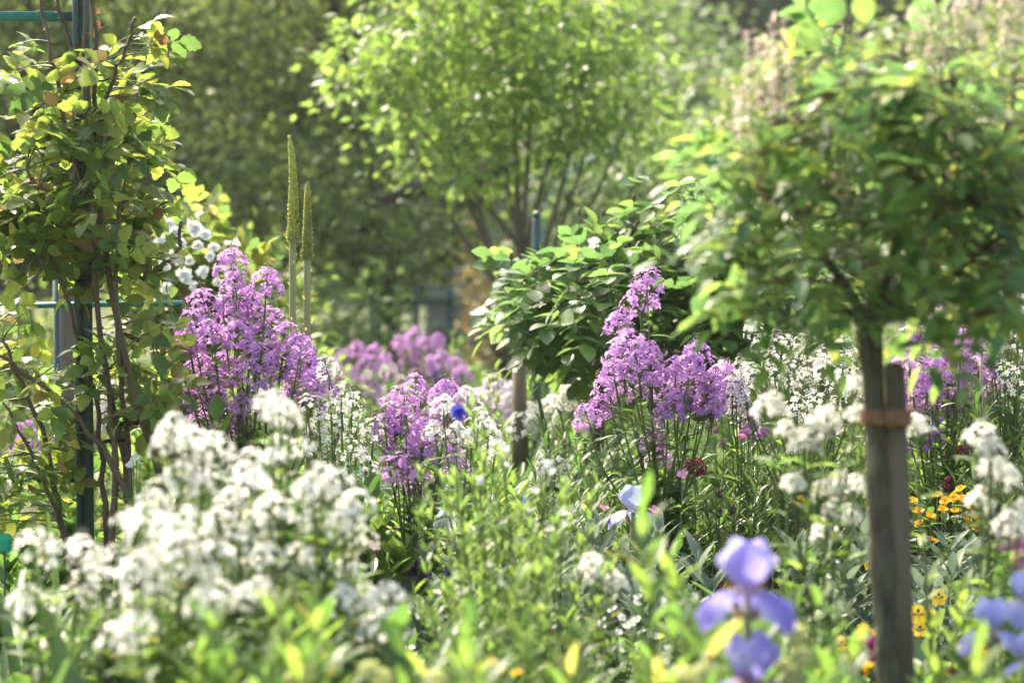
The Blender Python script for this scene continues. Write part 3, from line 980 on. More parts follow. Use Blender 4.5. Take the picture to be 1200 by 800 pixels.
# ------------------------------------------------------------------ standard tree, right foreground
DW = 3.95
wt = thing('standard_tree', 'lollipop-trained young tree with pinnate leaves and tan plumes, strapped to a stake', 'tree', (*bx(1046, DW), 0))
tp = [P(x, y, DW) for x, y in [(1052, 1150), (1047, 900), (1043, 800), (1036, 680), (1031, 600), (1026, 500), (1022, 430), (1018, 385)]]
tp[0][2] = -.05
tp = spline(tp, 40)
g = Geo()
rad = np.linspace(.0245, .0185, 40) * (1 + .06 * np.sin(np.arange(40) * 1.3) + .05 * rng.normal(0, 1, 40) + .10 * np.exp(-((np.arange(40) - 25) / 1.4) ** 2))
rad[-3:] *= [1.05, 1.15, 1.3]
g.tube(tp, rad, 14)
g.obj('trunk', M['bark'], wt)
fork = tp[-1]
wpaths = []
for pts, r0 in [([(1018, 388), (1000, 350), (965, 300), (930, 240), (900, 180), (885, 120)], .014), ([(1018, 388), (1025, 330), (1015, 250), (1000, 150), (985, 60), (1000, 10)], .016),
                ([(1020, 388), (1050, 345), (1085, 280), (1110, 200), (1120, 120), (1110, 60)], .015), ([(1020, 390), (1060, 355), (1120, 320), (1180, 270), (1230, 230)], .011),
                ([(1016, 385), (975, 350), (920, 330), (880, 310), (855, 300)], .009), ([(1022, 380), (1045, 300), (1060, 200), (1065, 110), (1055, 40)], .012),
                ([(1085, 280), (1140, 220), (1180, 150), (1190, 70)], .009), ([(930, 240), (890, 230), (860, 225)], .006), ([(1022, 380), (1060, 370), (1090, 375), (1130, 380)], .007)]:
    j = rng.uniform(-.16, .16)
    p = spline([P(x, y, DW + j * min(1, max(0, (388 - y) / 120))) for x, y in pts], 20)
    wpaths.append(p)
    g = Geo(); g.tube(p, np.linspace(r0 * .8, .002, 20), 7); g.obj('limb', M['bark'], wt)
ells = [(1035, 210, 150, 130, 1.2), (925, 220, 65, 95, 1.0), (985, 110, 80, 70, .9), (1120, 150, 90, 100, 1.1), (1020, 330, 120, 45, 1.2), (1160, 270, 70, 90, 1.2), (885, 190, 40, 70, .7), (1160, 100, 60, 55, .9), (1140, 350, 60, 40, .8),
        (1000, 30, 30, 30, .5), (1060, 90, 50, 50, .8), (885, 320, 34, 44, .7), (1215, 200, 40, 110, 1)]
C, cen = px_cloud(ells, 340, DW, .25)
tw = Geo(); LP, LD = [], []
for q, c in zip(C, cen):
    s = nearest_on(wpaths, q)
    dv = q - s
    L = np.linalg.norm(dv)
    tw.tube(bez(s, q, [0, 0, .03 * L], 5), np.linspace(.0032, .0014, 5), 4, mat=1, cap=False)
    a = unit(dv + 1e-6) * .8 + rng.normal(0, .55, 3)
    a[2] = a[2] * .5 - .1
    LP.append(s + dv * rng.uniform(.6, 1)); LD.append(a)
LP, LD = np.array(LP), np.array(LD)
g = tw
k = len(LP)
compound(g, LP, LD, rng.uniform(.10, .16, k), 4, tmpl=L_PINNA, ratio=.36, jitter=.3, droop=.4, rach=.0014)
# single hanging leaves, backlit, at the crown's edges
for (px, py, sz) in [(868, 365, .055), (858, 330, .06), (830, 358, .055), (1100, 385, .05), (1115, 392, .055), (1140, 385, .05), (1165, 378, .06), (1182, 372, .05), (1130, 372, .05), (1044, 410, .045), (985, 8, .06), (1010, 5, .055), (1085, 8, .07), (943, 40, .06), (845, 350, .06)]:
    g.inst(*L_ROSE, P(px, py - 15, DW + rng.normal(0, .1))[None], frames([[rng.normal(0, .3), rng.normal(0, .3), -1]], up=(0, -1, .1), jitter=.25), sz)
g.obj('foliage', [M['pinna'], M['cane']], wt)


def plume(seed):
    r = np.random.default_rng(seed)
    g = Geo()
    g.tube([[0, 0, -.05], [.002, 0, .05], [0, .002, .13]], [.0016, .0013, .0006], 5, mat=1)
    n = 70
    t = r.random(n)
    a = r.uniform(0, 6.28, n)
    rad = (.022 * (1 - t) + .006) * r.uniform(.5, 1.1, n)
    pos = np.stack([rad * np.cos(a), rad * np.sin(a), t * .13], -1)
    D = np.stack([np.cos(a), np.sin(a), .7 + r.normal(0, .4, n)], -1)
    g.inst(*leaf(.5, 2, .2, .2), pos, frames(D, jitter=.5), r.uniform(.008, .017, n), 0)
    for q in pos[::2]:
        g.tube([[0, 0, q[2] - .008], q], .0005, 3, mat=1, cap=False)
    return g.mesh('flower_plume', [M['tan'], M['stem']])


PLM = [plume(s) for s in range(3)]
root_o = np.array(wt['_o'])
k = 0
for px, py in [(880, 110), (895, 90), (912, 78), (930, 95), (905, 120), (922, 118), (945, 85), (870, 150), (882, 165), (895, 150), (1085, 55), (1100, 40), (1118, 50), (1135, 30), (1150, 42), (1165, 25), (1178, 45), (1190, 30), (1105, 70), (1140, 62),
               (1170, 60), (1020, 90), (1030, 130), (875, 190), (860, 235), (900, 205), (1000, 230), (985, 290), (1120, 210), (1192, 15), (1125, 22), (858, 130)]:
    q = P(px, py + 25, DW + rng.normal(0, .12))
    put(PLM[k % 3], 'flower_plume', wt, q - root_o, zframes([[rng.normal(0, .25), rng.normal(0, .25), 1]])[0], rng.uniform(.65, .95))
    k += 1
st = thing('support_stake', 'square wooden support stake tight against the standard tree trunk', 'stake', (*bx(1062, DW), 0))
a, b = P(1048.5, 428, DW + .002), P(1060, 800, DW + .002)
g = Geo()
t = (b[2] + .05) / (a[2] - b[2])
b0 = b + (b - a) * (b[2] + .1) / (a[2] - b[2])
zax = unit(a - b0)
xax = unit(np.cross([0, 1.0, 0], zax))
Mx = np.stack([xax, np.cross(zax, xax), zax], -1)
g.box((a + b0) / 2, [.032, .030, np.linalg.norm(a - b0)], Mx, bev=.004)
g.obj('stake_shaft', M['stake'], st)
g = Geo(); g.ellipsoid(a + [0, 0, .0], [.0155, .0145, .006], Mx, seg=10, rings=4); g.obj('stake_top', M['stake'], st)
sp = thing('tree_tie', 'rust-brown strap binding the trunk to its stake', 'strap', P(1038, 488, DW))
c = P(1038, 488, DW)
g = Geo()
th = np.linspace(0, 2 * math.pi, 33)[:-1]
ex = np.sign(np.cos(th)) * np.abs(np.cos(th)) ** .6
ey = np.sign(np.sin(th)) * np.abs(np.sin(th)) ** .6
hw, hd, hh = 30 * DW / FPX, .0275, .0125
V = []
for rr, z in ((1, -hh), (1, hh), (.88, hh), (.88, -hh)):
    V += [[c[0] + hw * rr * x_, c[1] + hd * rr * y_, c[2] + z + .001 * math.sin(3 * q)] for x_, y_, q in zip(ex, ey, th)]
F = []
for r in range(4):
    for k in range(32):
        F.append([r * 32 + k, r * 32 + (k + 1) % 32, ((r + 1) % 4) * 32 + (k + 1) % 32, ((r + 1) % 4) * 32 + k])
g.add(V, F)
g.obj('band', M['strap'], sp, smooth=False)
g = Geo(); g.box(c + [.004, -.0305, 0], [.014, .006, .030], bev=.002); g.obj('spacer', M['strap'], sp)

g = Geo(); g.box(c + [.022, -.0305, -.004], [.026, .004, .020], np.array([[.97, 0, .24], [0, 1, 0], [-.24, 0, .97]]), bev=.0015); g.obj('strap_end', M['strap'], sp)

# slim uprights at the right edge
rp = thing('green_rod', 'green rod with a frayed tip right of the standard tree', 'rod', (*bx(1172, 6.6), 0))
a = P(1176, 258, 6.6); g = Geo(); g.tube([[P(1168, 500, 6.6)[0], 6.6, 0], P(1172, 350, 6.6), a], [.012, .012, .010], 8); g.obj('rod_shaft', M['teal_paint'], rp)
g = Geo()
for k in range(14):
    dv = np.array([rng.normal(0, .3), rng.normal(0, .3), 1]); g.tube([a - [0, 0, .12 * rng.random()], a + unit(dv) * .04], [.002, .0006], 4)
g.obj('frayed_tip', M['thorn_cane'], rp)
rw = thing('wooden_post', 'short brown wooden post among the white rockets at the bed edge', 'post', (*bx(1160, 6.7), 0))
a = P(1158, 385, 6.7); g = Geo(); g.box([a[0], 6.7, a[2] / 2], [.034, .034, a[2]], bev=.005); g.obj('post_shaft', M['cane'], rw)
g = Geo(); g.ellipsoid([a[0], 6.7, a[2]], [.017, .017, .01], seg=10, rings=4); g.obj('post_top', M['cane'], rw)
pc = thing('garden_cane', 'thin pale bamboo cane standing in front of the short brown post', 'cane', (*bx(1150, 6.2), 0))
a = P(1150, 372, 6.2); g = Geo(); g.tube([[a[0], 6.2, 0], [a[0] + .003, 6.2, a[2] / 2], a], [.005, .0045, .004], 8); g.obj('cane_shaft', M['pale_cane'], pc)
for f in (.3, .55, .8):
    g = Geo(); g.ellipsoid([a[0] + .0015, 6.2, a[2] * f], [.006, .006, .004], seg=8, rings=4); g.obj('cane_node', M['pale_cane'], pc)
# small green label tag at the far left edge
gt = thing('plant_tag', 'bright green plastic plant tag low at the rose trellis', 'tag', (*bx(6, 5.7), 0))
a = P(5, 636, 5.7); g = Geo(); g.box(a, [.034, .003, .045], bev=.004); g.obj('tag_plate', petal_mat('tag_green', [(.02, .42, .22), (.03, .46, .25)], trans=.1), gt)
g = Geo(); g.box([a[0], 5.703, a[2] / 2], [.005, .002, a[2]]); g.obj('tag_spike', M['green_paint'], gt)

# ------------------------------------------------------------------ rockets: flower clusters on branching leafy stems
def floret_t():
    V, F = [], []
    for k in range(4):
        a = k * math.pi / 2 + .2
        c, s = math.cos(a), math.sin(a)
        n0 = len(V)
        for r, w, z in ((.06, .06, 0), (.62, .40, .10), (1.0, .26, -.06)):
            for sg in (-1, 1):
                V.append((r * c - sg * w * s, r * s + sg * w * c, z))
        F += [[n0, n0 + 1, n0 + 3, n0 + 2], [n0 + 2, n0 + 3, n0 + 5, n0 + 4]]
    return np.array(V), np.array(F)


FLO = floret_t()
EYE = (np.array([[.13, 0, .05], [0, .13, .05], [-.13, 0, .05], [0, -.13, .05]]), np.array([[0, 1, 2, 3]]))
BUD = (np.array([[0, 0, 0], [.3, 0, .5], [0, .3, .5], [-.3, 0, .5], [0, -.3, .5], [0, 0, 1.0]]),
       np.array([[0, 2, 1], [0, 3, 2], [0, 4, 3], [0, 1, 4], [5, 1, 2], [5, 2, 3], [5, 3, 4], [5, 4, 1]]))


def raceme(petal, seed, n=42, Rr=.040, H=.070, fl=.0115):
    r = np.random.default_rng(seed)
    g = Geo()
    g.tube([[0, 0, -.09], [.001, 0, 0], [0, 0, H + .008]], [.0020, .0017, .001], 5, mat=1)
    i = np.arange(n)
    t = (i + .5) / n
    a = i * 2.39996 + r.normal(0, .3, n)
    rad = (Rr * np.clip(1 - t ** 2.4, 0, 1) + .008) * r.uniform(.72, 1.12, n)
    z = -.014 + t * (H + .010) + r.normal(0, .004, n)
    pos = np.stack([rad * np.cos(a), rad * np.sin(a), z], -1)
    D = unit(np.stack([np.cos(a) * (1.1 - .7 * t), np.sin(a) * (1.1 - .7 * t), .15 + 1.0 * t ** 1.5], -1) + r.normal(0, .28, (n, 3)))
    fr = zframes(D, r.uniform(0, 6.28, n))
    sc = fl * r.uniform(.82, 1.12, n)
    g.inst(*FLO, pos, fr, sc, 0)
    g.inst(*EYE, pos, fr, sc, 2)
    st = np.stack([0 * z, 0 * z, z - .022], -1)
    for k in range(n):
        g.tube([st[k], pos[k] - D[k] * .006, pos[k]], [.0006, .0009, .0012], 3, mat=1, cap=False)
    m = 16
    a2 = np.arange(m) * 2.4
    tb = np.sqrt(np.arange(m) / m)
    bp_ = np.stack([.012 * tb * np.cos(a2), .012 * tb * np.sin(a2), H + .010 - .010 * tb], -1)
    g.inst(*BUD, bp_, zframes(np.stack([np.cos(a2) * tb * .6, np.sin(a2) * tb * .6, np.ones(m)], -1)), .0075, 3)
    for k in range(7):                              # slim young pods under the flowers
        a3 = r.uniform(0, 6.28)
        z3 = r.uniform(-.085, -.03)
        dv = unit(np.array([math.cos(a3), math.sin(a3), .55]))
        g.tube([[0, 0, z3], np.array([0, 0, z3]) + dv * .025, np.array([0, 0, z3 + .008]) + dv * .05], [.0006, .0007, .0003], 3, mat=1, cap=False)
    return g.mesh('flower_cluster', [petal, M['stem'], M['eye'], M['bud']])


RAC = {c: [raceme(M[c], 100 + 7 * j + s, n=int(36 + 4 * s), Rr=.044, H=.060, fl=.0112) for s in range(5)] for j, c in enumerate(('purple', 'white', 'white_mauve'))}


RAC['drift'] = [raceme(M['white'], 400 + s, n=18 + 3 * s, Rr=.046, H=.052, fl=.0118) for s in range(5)]
RAC['ball'] = [raceme(M['white'], 500 + s, n=34 + 3 * s, Rr=.036, H=.042, fl=.0115) for s in range(4)]
RAC['airy'] = [raceme(M['white'], 300 + s, n=17 + 4 * s, Rr=.036, H=.07, fl=.0105) for s in range(4)]


def rocket(label, base, tips, kind, group=None, size=1.0, leafy=26, lmat='lance', sz=None, spread=.16):
    """base (px, d) on the soil; tips (px, py[, d]) where each flower cluster sits."""
    px, d = base
    b = np.array([*bx(px, d), 0.0])
    root = thing('dames_rocket', label, 'flower', b, group)
    fol = Geo()
    hub = b + np.array([0, 0, .0])
    if kind == 'purple' and 8 < len(tips) < 33:
        tips = [t for k, t in enumerate(tips) if k % 7 != 3]
    for tpt in tips:
        dd = tpt[2] if len(tpt) > 2 else d + rng.uniform(-spread, spread)
        q = P(tpt[0], tpt[1], dd)
        h = q[2]
        off = q - b
        j = rng.normal(0, .018, 3) * [1, 1, 0]
        pts = [b + j, b + j + np.array([off[0] * .10, off[1] * .10, h * .3]), b + j * .5 + np.array([off[0] * .42, off[1] * .42, h * .66]),
               b + np.array([off[0] * .88, off[1] * .88, h - .11]), q - [0, 0, .022]]
        p = spline(pts, 18)
        sg = Geo()
        sg.tube(p, np.linspace(.0045, .0019, 18), 6)
        so = sg.obj('stem', M['stem'], root)
        tan = unit(p[-1] - p[-3])
        Mx = zframes(tan[None] + rng.normal(0, .10, (1, 3)))[0]
        put(RAC[kind][int(rng.integers(len(RAC[kind])))], 'flower_cluster', so, p[-1] - b, Mx, size * rng.uniform(.85, 1.2))
        n = leafy
        t = np.sort(rng.uniform(.12, .95, n))
        k = np.clip((t * 17).astype(int), 0, 16)
        pos = p[k] + (p[k + 1] - p[k]) * (t * 17 - k)[:, None]
        a = np.arange(n) * 2.4 + rng.uniform(0, 6)
        D = np.stack([np.cos(a), np.sin(a), rng.uniform(.15, .9, n)], -1)
        fol.inst(*L_LANCE, pos, frames(D, jitter=.2), (.115 - .07 * t) * rng.uniform(.7, 1.2, n))
    fol.obj('foliage', M[lmat], root)
    return root


def blob(c, n, rx, ry, seed):
    r = np.random.default_rng(seed)
    out = []
    for _ in range(n):
        a, q = r.uniform(0, 6.28), math.sqrt(r.random())
        out.append((c[0] + rx * q * math.cos(a), c[1] + ry * q * math.sin(a)))
    return out


# the tall purple plant beside the foxtail lilies
rocket('big purple rocket left of the foxtail lilies, fullest flower head of all', (290, 6.05),
       [(272, 308), (276, 330), (312, 328), (240, 352), (262, 358), (290, 352), (318, 368), (226, 380), (250, 392), (276, 388), (304, 396), (334, 390), (352, 402),
        (212, 410), (236, 424), (262, 430), (290, 436), (318, 430), (346, 436), (372, 444), (206, 440), (226, 456), (254, 464), (284, 470), (312, 466), (340, 462), (376, 462), (362, 428),
        (240, 486), (268, 494), (210, 466), (278, 364), (330, 416), (222, 398), (300, 416), (246, 444)], 'purple', 'purple rockets in flower', .92, 26)
rocket('shorter purple rocket between the white rockets, beside the blue cornflower', (487, 5.85),
       [(486, 448), (462, 476), (482, 484), (506, 470), (524, 462), (496, 500), (470, 510), (452, 496), (520, 490), (484, 530), (502, 536), (466, 546), (490, 560), (516, 520), (532, 540), (528, 474), (474, 462)],
       'purple', 'purple rockets in flower', .92, 26)
rocket('tall open purple rocket in front of the glossy standard rose', (775, 6.0),
       [(758, 325), (750, 348), (724, 375), (790, 385), (738, 402), (748, 422), (720, 432), (764, 432), (792, 426), (818, 410), (828, 424), (806, 442), (776, 450), (742, 452), (714, 452), (832, 444), (848, 440), (760, 468), (796, 466),
        (822, 464), (704, 474), (690, 484), (782, 480), (766, 512), (782, 520), (772, 532), (836, 468), (730, 412), (760, 408), (808, 426)], 'purple', 'purple rockets in flower', .88, 26)
rocket('purple rocket half hidden behind the standard tree trunk', (1105, 6.3),
       [(1128, 385), (1140, 400), (1112, 408), (1086, 410), (1072, 400), (1066, 420), (1098, 430), (1122, 420), (1148, 424), (1150, 440), (1134, 446), (1110, 450), (1086, 448), (1070, 446), (1096, 466), (1122, 466), (1062, 470), (1094, 340), (1080, 428), (1120, 438)],
       'purple', 'purple rockets in flower', .92, 26)
# purple ones out of focus behind
rocket('blurred lilac rocket at the foot of the spreading tree trunk', (425, 11.5), [(402, 415), (418, 408), (430, 425), (444, 432), (412, 436), (396, 440), (452, 420), (424, 446), (438, 410), (460, 440), (408, 455), (440, 455)], 'purple', 'blurred rockets at the back', .95, 10)
rocket('blurred purple rocket right of the spreading tree trunk, taller of the two there', (492, 11.2), [(486, 392), (498, 400), (478, 406), (508, 412), (490, 418), (476, 424), (502, 430), (488, 440), (512, 396), (470, 400)], 'purple', 'blurred rockets at the back', .95, 10)
rocket('blurred purple rocket in front of the stone wall, lower of the two there', (525, 11.0), [(520, 418), (534, 426), (512, 434), (528, 440), (542, 436), (518, 450), (536, 452), (524, 460), (508, 424)], 'purple', 'blurred rockets at the back', .95, 10)
rocket('blurred white rocket among the lilac ones by the spreading tree', (450, 11.8), [(392, 425), (432, 440), (455, 432), (420, 450), (470, 446), (446, 458), (408, 440)], 'white', 'blurred rockets at the back', .95, 10)
rocket('blurred lilac rocket left of the climbing rose post', (40, 8.6), [(36, 505), (50, 515), (28, 520), (44, 530), (60, 500)], 'purple', 'blurred rockets at the back', 1.0, 10)
rocket('blurred lilac rocket seen between the rose canes', (140, 9.0), [(122, 470), (136, 455), (148, 470), (160, 482), (128, 490), (150, 495)], 'white_mauve', 'blurred rockets at the back', 1.0, 10)

# white ones, sharp, around the purple
rocket('crisp white rocket between the two left purple rockets', (405, 5.8),
       [(385, 428), (400, 462), (412, 470), (396, 480), (374, 490), (392, 500), (418, 492), (438, 500), (430, 516), (408, 520), (368, 512), (384, 526), (424, 540), (442, 560), (360, 470)], 'airy', 'white rockets near the purple ones', .78, 18)
rocket('airy white rocket left of the standard tree trunk', (950, 6.15),
       [(892, 400), (912, 396), (928, 402), (946, 404), (962, 412), (906, 420), (926, 424), (948, 428), (970, 430), (988, 420), (884, 440), (872, 452), (940, 446), (962, 452), (984, 446), (1000, 440), (956, 470), (978, 474), (1006, 460), (934, 474), (884, 380), (990, 400), (868, 430), (918, 440)],
       'airy', 'white rockets near the purple ones', .74, 14)
rocket('airy white rocket above the slim cane at the bed edge', (1180, 6.35),
       [(1158, 356), (1146, 362), (1170, 372), (1186, 350), (1194, 376), (1184, 400), (1196, 420), (1178, 432), (1192, 444), (1166, 396), (1198, 470), (1182, 385), (1162, 412), (1204, 350)], 'airy', 'white rockets near the purple ones', .78, 16)
rocket('white and mauve rocket showing through the purple one behind the trunk', (1092, 6.45), [(1080, 372), (1098, 352), (1104, 405), (1074, 434), (1140, 412), (1160, 446), (1066, 390), (1094, 346)], 'white_mauve', 'white rockets near the purple ones', .72, 14)
rocket('white rocket right behind the tall open purple rocket', (872, 6.2), [(850, 430), (862, 440), (868, 470), (858, 452), (878, 486)], 'white_mauve', 'white rockets near the purple ones', .72, 16)
rocket('white rocket behind the blue cornflower', (545, 5.5), [(520, 470), (548, 458), (560, 480), (572, 500), (552, 506), (534, 500), (510, 498), (580, 520)], 'white', 'white rockets near the purple ones', .62, 18)
# white, blurred, mid distance beyond
rocket('blurred white rocket just left of the slim green stake', (625, 7.9), [(618, 484), (632, 480), (626, 496), (640, 492), (612, 496)], 'white', 'white rockets beyond the purple ones', 1.0, 14)
rocket('blurred white rocket below the glossy standard rose', (662, 7.8), [(660, 464), (672, 458), (650, 470), (668, 474)], 'white', 'white rockets beyond the purple ones', 1.0, 14)
rocket('low blurred white rocket between the wispy plants and the tall open purple rocket', (644, 7.0), [(640, 538), (650, 545), (646, 556), (634, 552)], 'white', 'white rockets beyond the purple ones', .8, 14)
rocket('pale blurred rocket in front of the yellowing shrub', (590, 8.6), [(565, 462), (580, 452), (596, 470), (572, 478), (604, 458), (556, 470), (588, 486)], 'white_mauve', 'white rockets beyond the purple ones', 1.0, 12)

# white mass in the left foreground: each plant takes its own blooms
WL = [('foremost white rocket at the far left edge of the white drift', (55, 3.90), [(40, 625), (66, 638), (30, 690), (22, 680), (48, 700), (96, 632), (104, 655), (60, 660), (88, 690)]),
      ('white rocket below the climbing rose post', (125, 3.95), [(150, 598), (138, 640), (112, 652), (160, 615), (122, 668), (150, 660), (140, 700), (118, 630), (170, 640), (186, 688)]),
      ('tallest white rocket in the left drift, overlapping the big purple rocket', (215, 4.00), [(205, 494), (222, 506), (238, 520), (200, 520), (228, 536), (246, 545), (212, 548), (190, 560), (236, 560), (216, 575), (180, 578), (204, 590), (196, 505), (250, 512)]),
      ('white rocket in the thick of the left drift', (205, 3.65), [(172, 600), (196, 612), (222, 604), (238, 625), (210, 632), (182, 640), (198, 655), (228, 652), (165, 655), (176, 675), (250, 640), (214, 668)]),
      ('white rocket in front of the big purple rocket', (325, 4.05), [(328, 470), (320, 462), (338, 478), (284, 525), (300, 532), (330, 510), (350, 516), (342, 530), (318, 524), (290, 545), (276, 535)]),
      ('white rocket right of the thick left drift', (320, 3.75), [(270, 575), (296, 560), (318, 585), (340, 600), (300, 608), (280, 620), (258, 600), (326, 622), (348, 640), (310, 640), (290, 655), (360, 612)]),
      ('white rocket at the inner end of the left drift', (390, 3.95), [(376, 545), (392, 556), (366, 560), (384, 575), (404, 600), (372, 600), (420, 618), (394, 632), (408, 655), (366, 650), (416, 580)]),
      ('low white rocket in front of the left drift', (250, 3.45), [(240, 690), (262, 682), (286, 692), (268, 706), (304, 680), (232, 668), (160, 720), (200, 700), (140, 735)]),
      ('low sparse white rocket near the violet sweet peas', (440, 3.75), [(456, 690), (440, 700), (428, 690), (470, 705), (450, 720), (420, 725), (404, 690)]),
      ]
for lab, b, tips in WL:
    tips = [t for k, t in enumerate(tips) if k % 4 != 3]
    rocket(lab, b, tips, 'drift', 'white rockets of the left foreground drift', .60, 58, 'fresh', spread=.16)
# white blooms in front of / beside the trunk
rocket('white rocket blurred left of the trunk, its blooms level with the strap', (930, 4.2), [(904, 464), (922, 492), (954, 492), (968, 478), (944, 506), (1003, 440), (1004, 474)], 'ball', 'white rockets around the trunk', .60, 16, 'fresh', .08)
rocket('white rocket blurred left of the trunk, lower than the strap', (965, 4.2), [(930, 552), (968, 562), (986, 552), (1002, 556), (992, 592), (978, 582), (966, 612)], 'ball', 'white rockets around the trunk', .56, 16, 'fresh', .08)
rocket('white rocket just right of the trunk beside the strap', (1078, 4.3), [(1076, 488)], 'ball', 'white rockets around the trunk', .7, 16, 'fresh', .05)
rocket('white rocket right of the trunk before the slim cane', (1155, 4.2), [(1150, 498), (1160, 512), (1163, 536), (1176, 546), (1150, 573), (1184, 604), (1196, 588)], 'ball', 'white rockets around the trunk', .66, 18, 'fresh', .08)
rocket('tiny white rocket low between the campions and the pale iris', (700, 4.3), [(694, 652), (706, 662), (718, 668)], 'ball', 'white rockets around the trunk', .62, 16, 'fresh', .06)

# ------------------------------------------------------------------ foxtail lilies
for lab, px, y0, y1, ys, bend in (('taller foxtail lily spike with bent tip', 343, 160, 470, 285, -4), ('shorter straight foxtail lily spike', 360, 215, 475, 305, 1)):
    DL2 = 6.25
    b = np.array([*bx(px + 2, DL2), 0])
    ro = thing('foxtail_lily', lab + ', in bud beside the big purple rocket', 'flower', b, 'foxtail lilies')
    pts = [b, P(px + 2, 500, DL2), P(px, ys + 60, DL2), P(px, ys, DL2), P(px + .5, (y0 + ys) / 2, DL2), P(px + .5, y0 + 50, DL2), P(px + bend * .3, y0 + 22, DL2), P(px + bend, y0, DL2)]
    p = spline(pts, 60)
    z0 = P(px, ys, DL2)[2]
    lo = p[p[:, 2] < z0 + .03]
    g = Geo(); g.tube(lo, np.linspace(.0115, .009, len(lo)), 10); g.obj('stem', M['spike_stem'], ro)
    g = Geo()
    n = 420
    t = np.linspace(0, 1, n)
    z = z0 + (p[-1][2] - z0) * t
    xx = np.interp(z, p[:, 2], p[:, 0]); yy = np.interp(z, p[:, 2], p[:, 1])
    a = np.arange(n) * 2.39996
    prof = .0125 * (1 - .45 * t) * np.clip((1.01 - t) * 7, 0, 1) ** .6 * (1 if y0 < 200 else .85) * rng.uniform(.72, 1.15, n)
    cp = np.stack([xx + prof * .72 * np.cos(a), yy + prof * .72 * np.sin(a), z], -1)
    D = np.stack([np.cos(a), np.sin(a), .35 + 1.4 * t], -1)
    g.inst(*BUD, cp, zframes(D), (.0125 - .0065 * t) * rng.uniform(.8, 1.2, n), 0)
    g.inst(*leaf(.3, 2, .1, .2), cp, frames(D - [0, 0, .3]), .008 * (1 - t) + .002, 0)
    core = p[p[:, 2] >= z0 - .01]
    g.tube(core, .0072 * (1 - .45 * np.clip((core[:, 2] - z0) / (p[-1][2] - z0), 0, 1)) * np.clip((1.02 - (core[:, 2] - z0) / (p[-1][2] - z0)) * 7, .05, 1) ** .6, 10)
    g.obj('bud_spike', M['spike'], ro)
    g = Geo()
    k = 22
    a = np.arange(k) * 2.4
    D = np.stack([np.cos(a) * .5, np.sin(a) * .5, np.full(k, .8)], -1)
    g.inst(*L_SWORD, np.repeat(b[None], k, 0) + D * [.03, .03, 0], frames(D, jitter=.1), rng.uniform(.4, .6, k))
    g.obj('leaves', M['blade'], ro)
    g = Geo()
    m = 26
    a = np.arange(m) * 2.4
    zz = np.linspace(.75, z0 - .02, m)
    cp = np.stack([np.interp(zz, p[:, 2], p[:, 0]) + .009 * np.cos(a), np.interp(zz, p[:, 2], p[:, 1]) + .009 * np.sin(a), zz], -1)
    g.inst(*leaf(.25, 2, .1, .2), cp, frames(np.stack([np.cos(a) * .6, np.sin(a) * .6, np.ones(m)], -1)), .018)
    g.obj('bracts', M['spike'], ro)


# ------------------------------------------------------------------ irises
def petal_patch(Lp, W, nu=12, nv=10, arch=0.0, cup=0.0, ruffle=.0, seed=0, tip=.55, roll=0.0):
    """A broad curved petal: u along, v across; arch bends it up (+) or down (-) by that many radians."""
    r = np.random.default_rng(seed)
    ph = r.uniform(0, 6, 3)
    V = []
    y = z = 0.0
    ang = roll
    pts = []
    for i in range(nu + 1):
        u = i / nu
        pts.append((y, z, ang))
        ang = roll + arch * u
        y += math.cos(ang) * Lp / nu
        z += math.sin(ang) * Lp / nu
    for i in range(nu + 1):
        u = i / nu
        w = W * (math.sin(math.pi * min(1, (u * .9 + .08)) ** (.9 + tip)) ** .7) * .5 + .002
        yy, zz, an = pts[i]
        for j in range(nv + 1):
            v = 2 * j / nv - 1
            lift = cup * w * v * v + ruffle * abs(v) ** 2 * (math.sin(u * 11 + ph[0] + v * 2) + .6 * math.sin(u * 23 + ph[1] - v * 3)) * u
            V.append((w * v, yy - math.sin(an) * lift, zz + math.cos(an) * lift))
    F = []
    for i in range(nu):
        for j in range(nv):
            k = i * (nv + 1) + j
            F.append([k, k + 1, k + nv + 2, k + nv + 1])
    return np.array(V), np.array(F)


def petal_attr(o, nu=12, nv=10):
    a = o.data.attributes.new('petal', 'FLOAT_COLOR', 'POINT')
    u = np.repeat(np.arange(nu + 1) / nu, nv + 1)
    v = np.tile(2 * np.arange(nv + 1) / nv - 1, nu + 1)
    c = np.stack([u, np.abs(v), v * .5 + .5, np.ones_like(u)], -1)
    a.data.foreach_set('color', c.astype(np.float32).ravel())


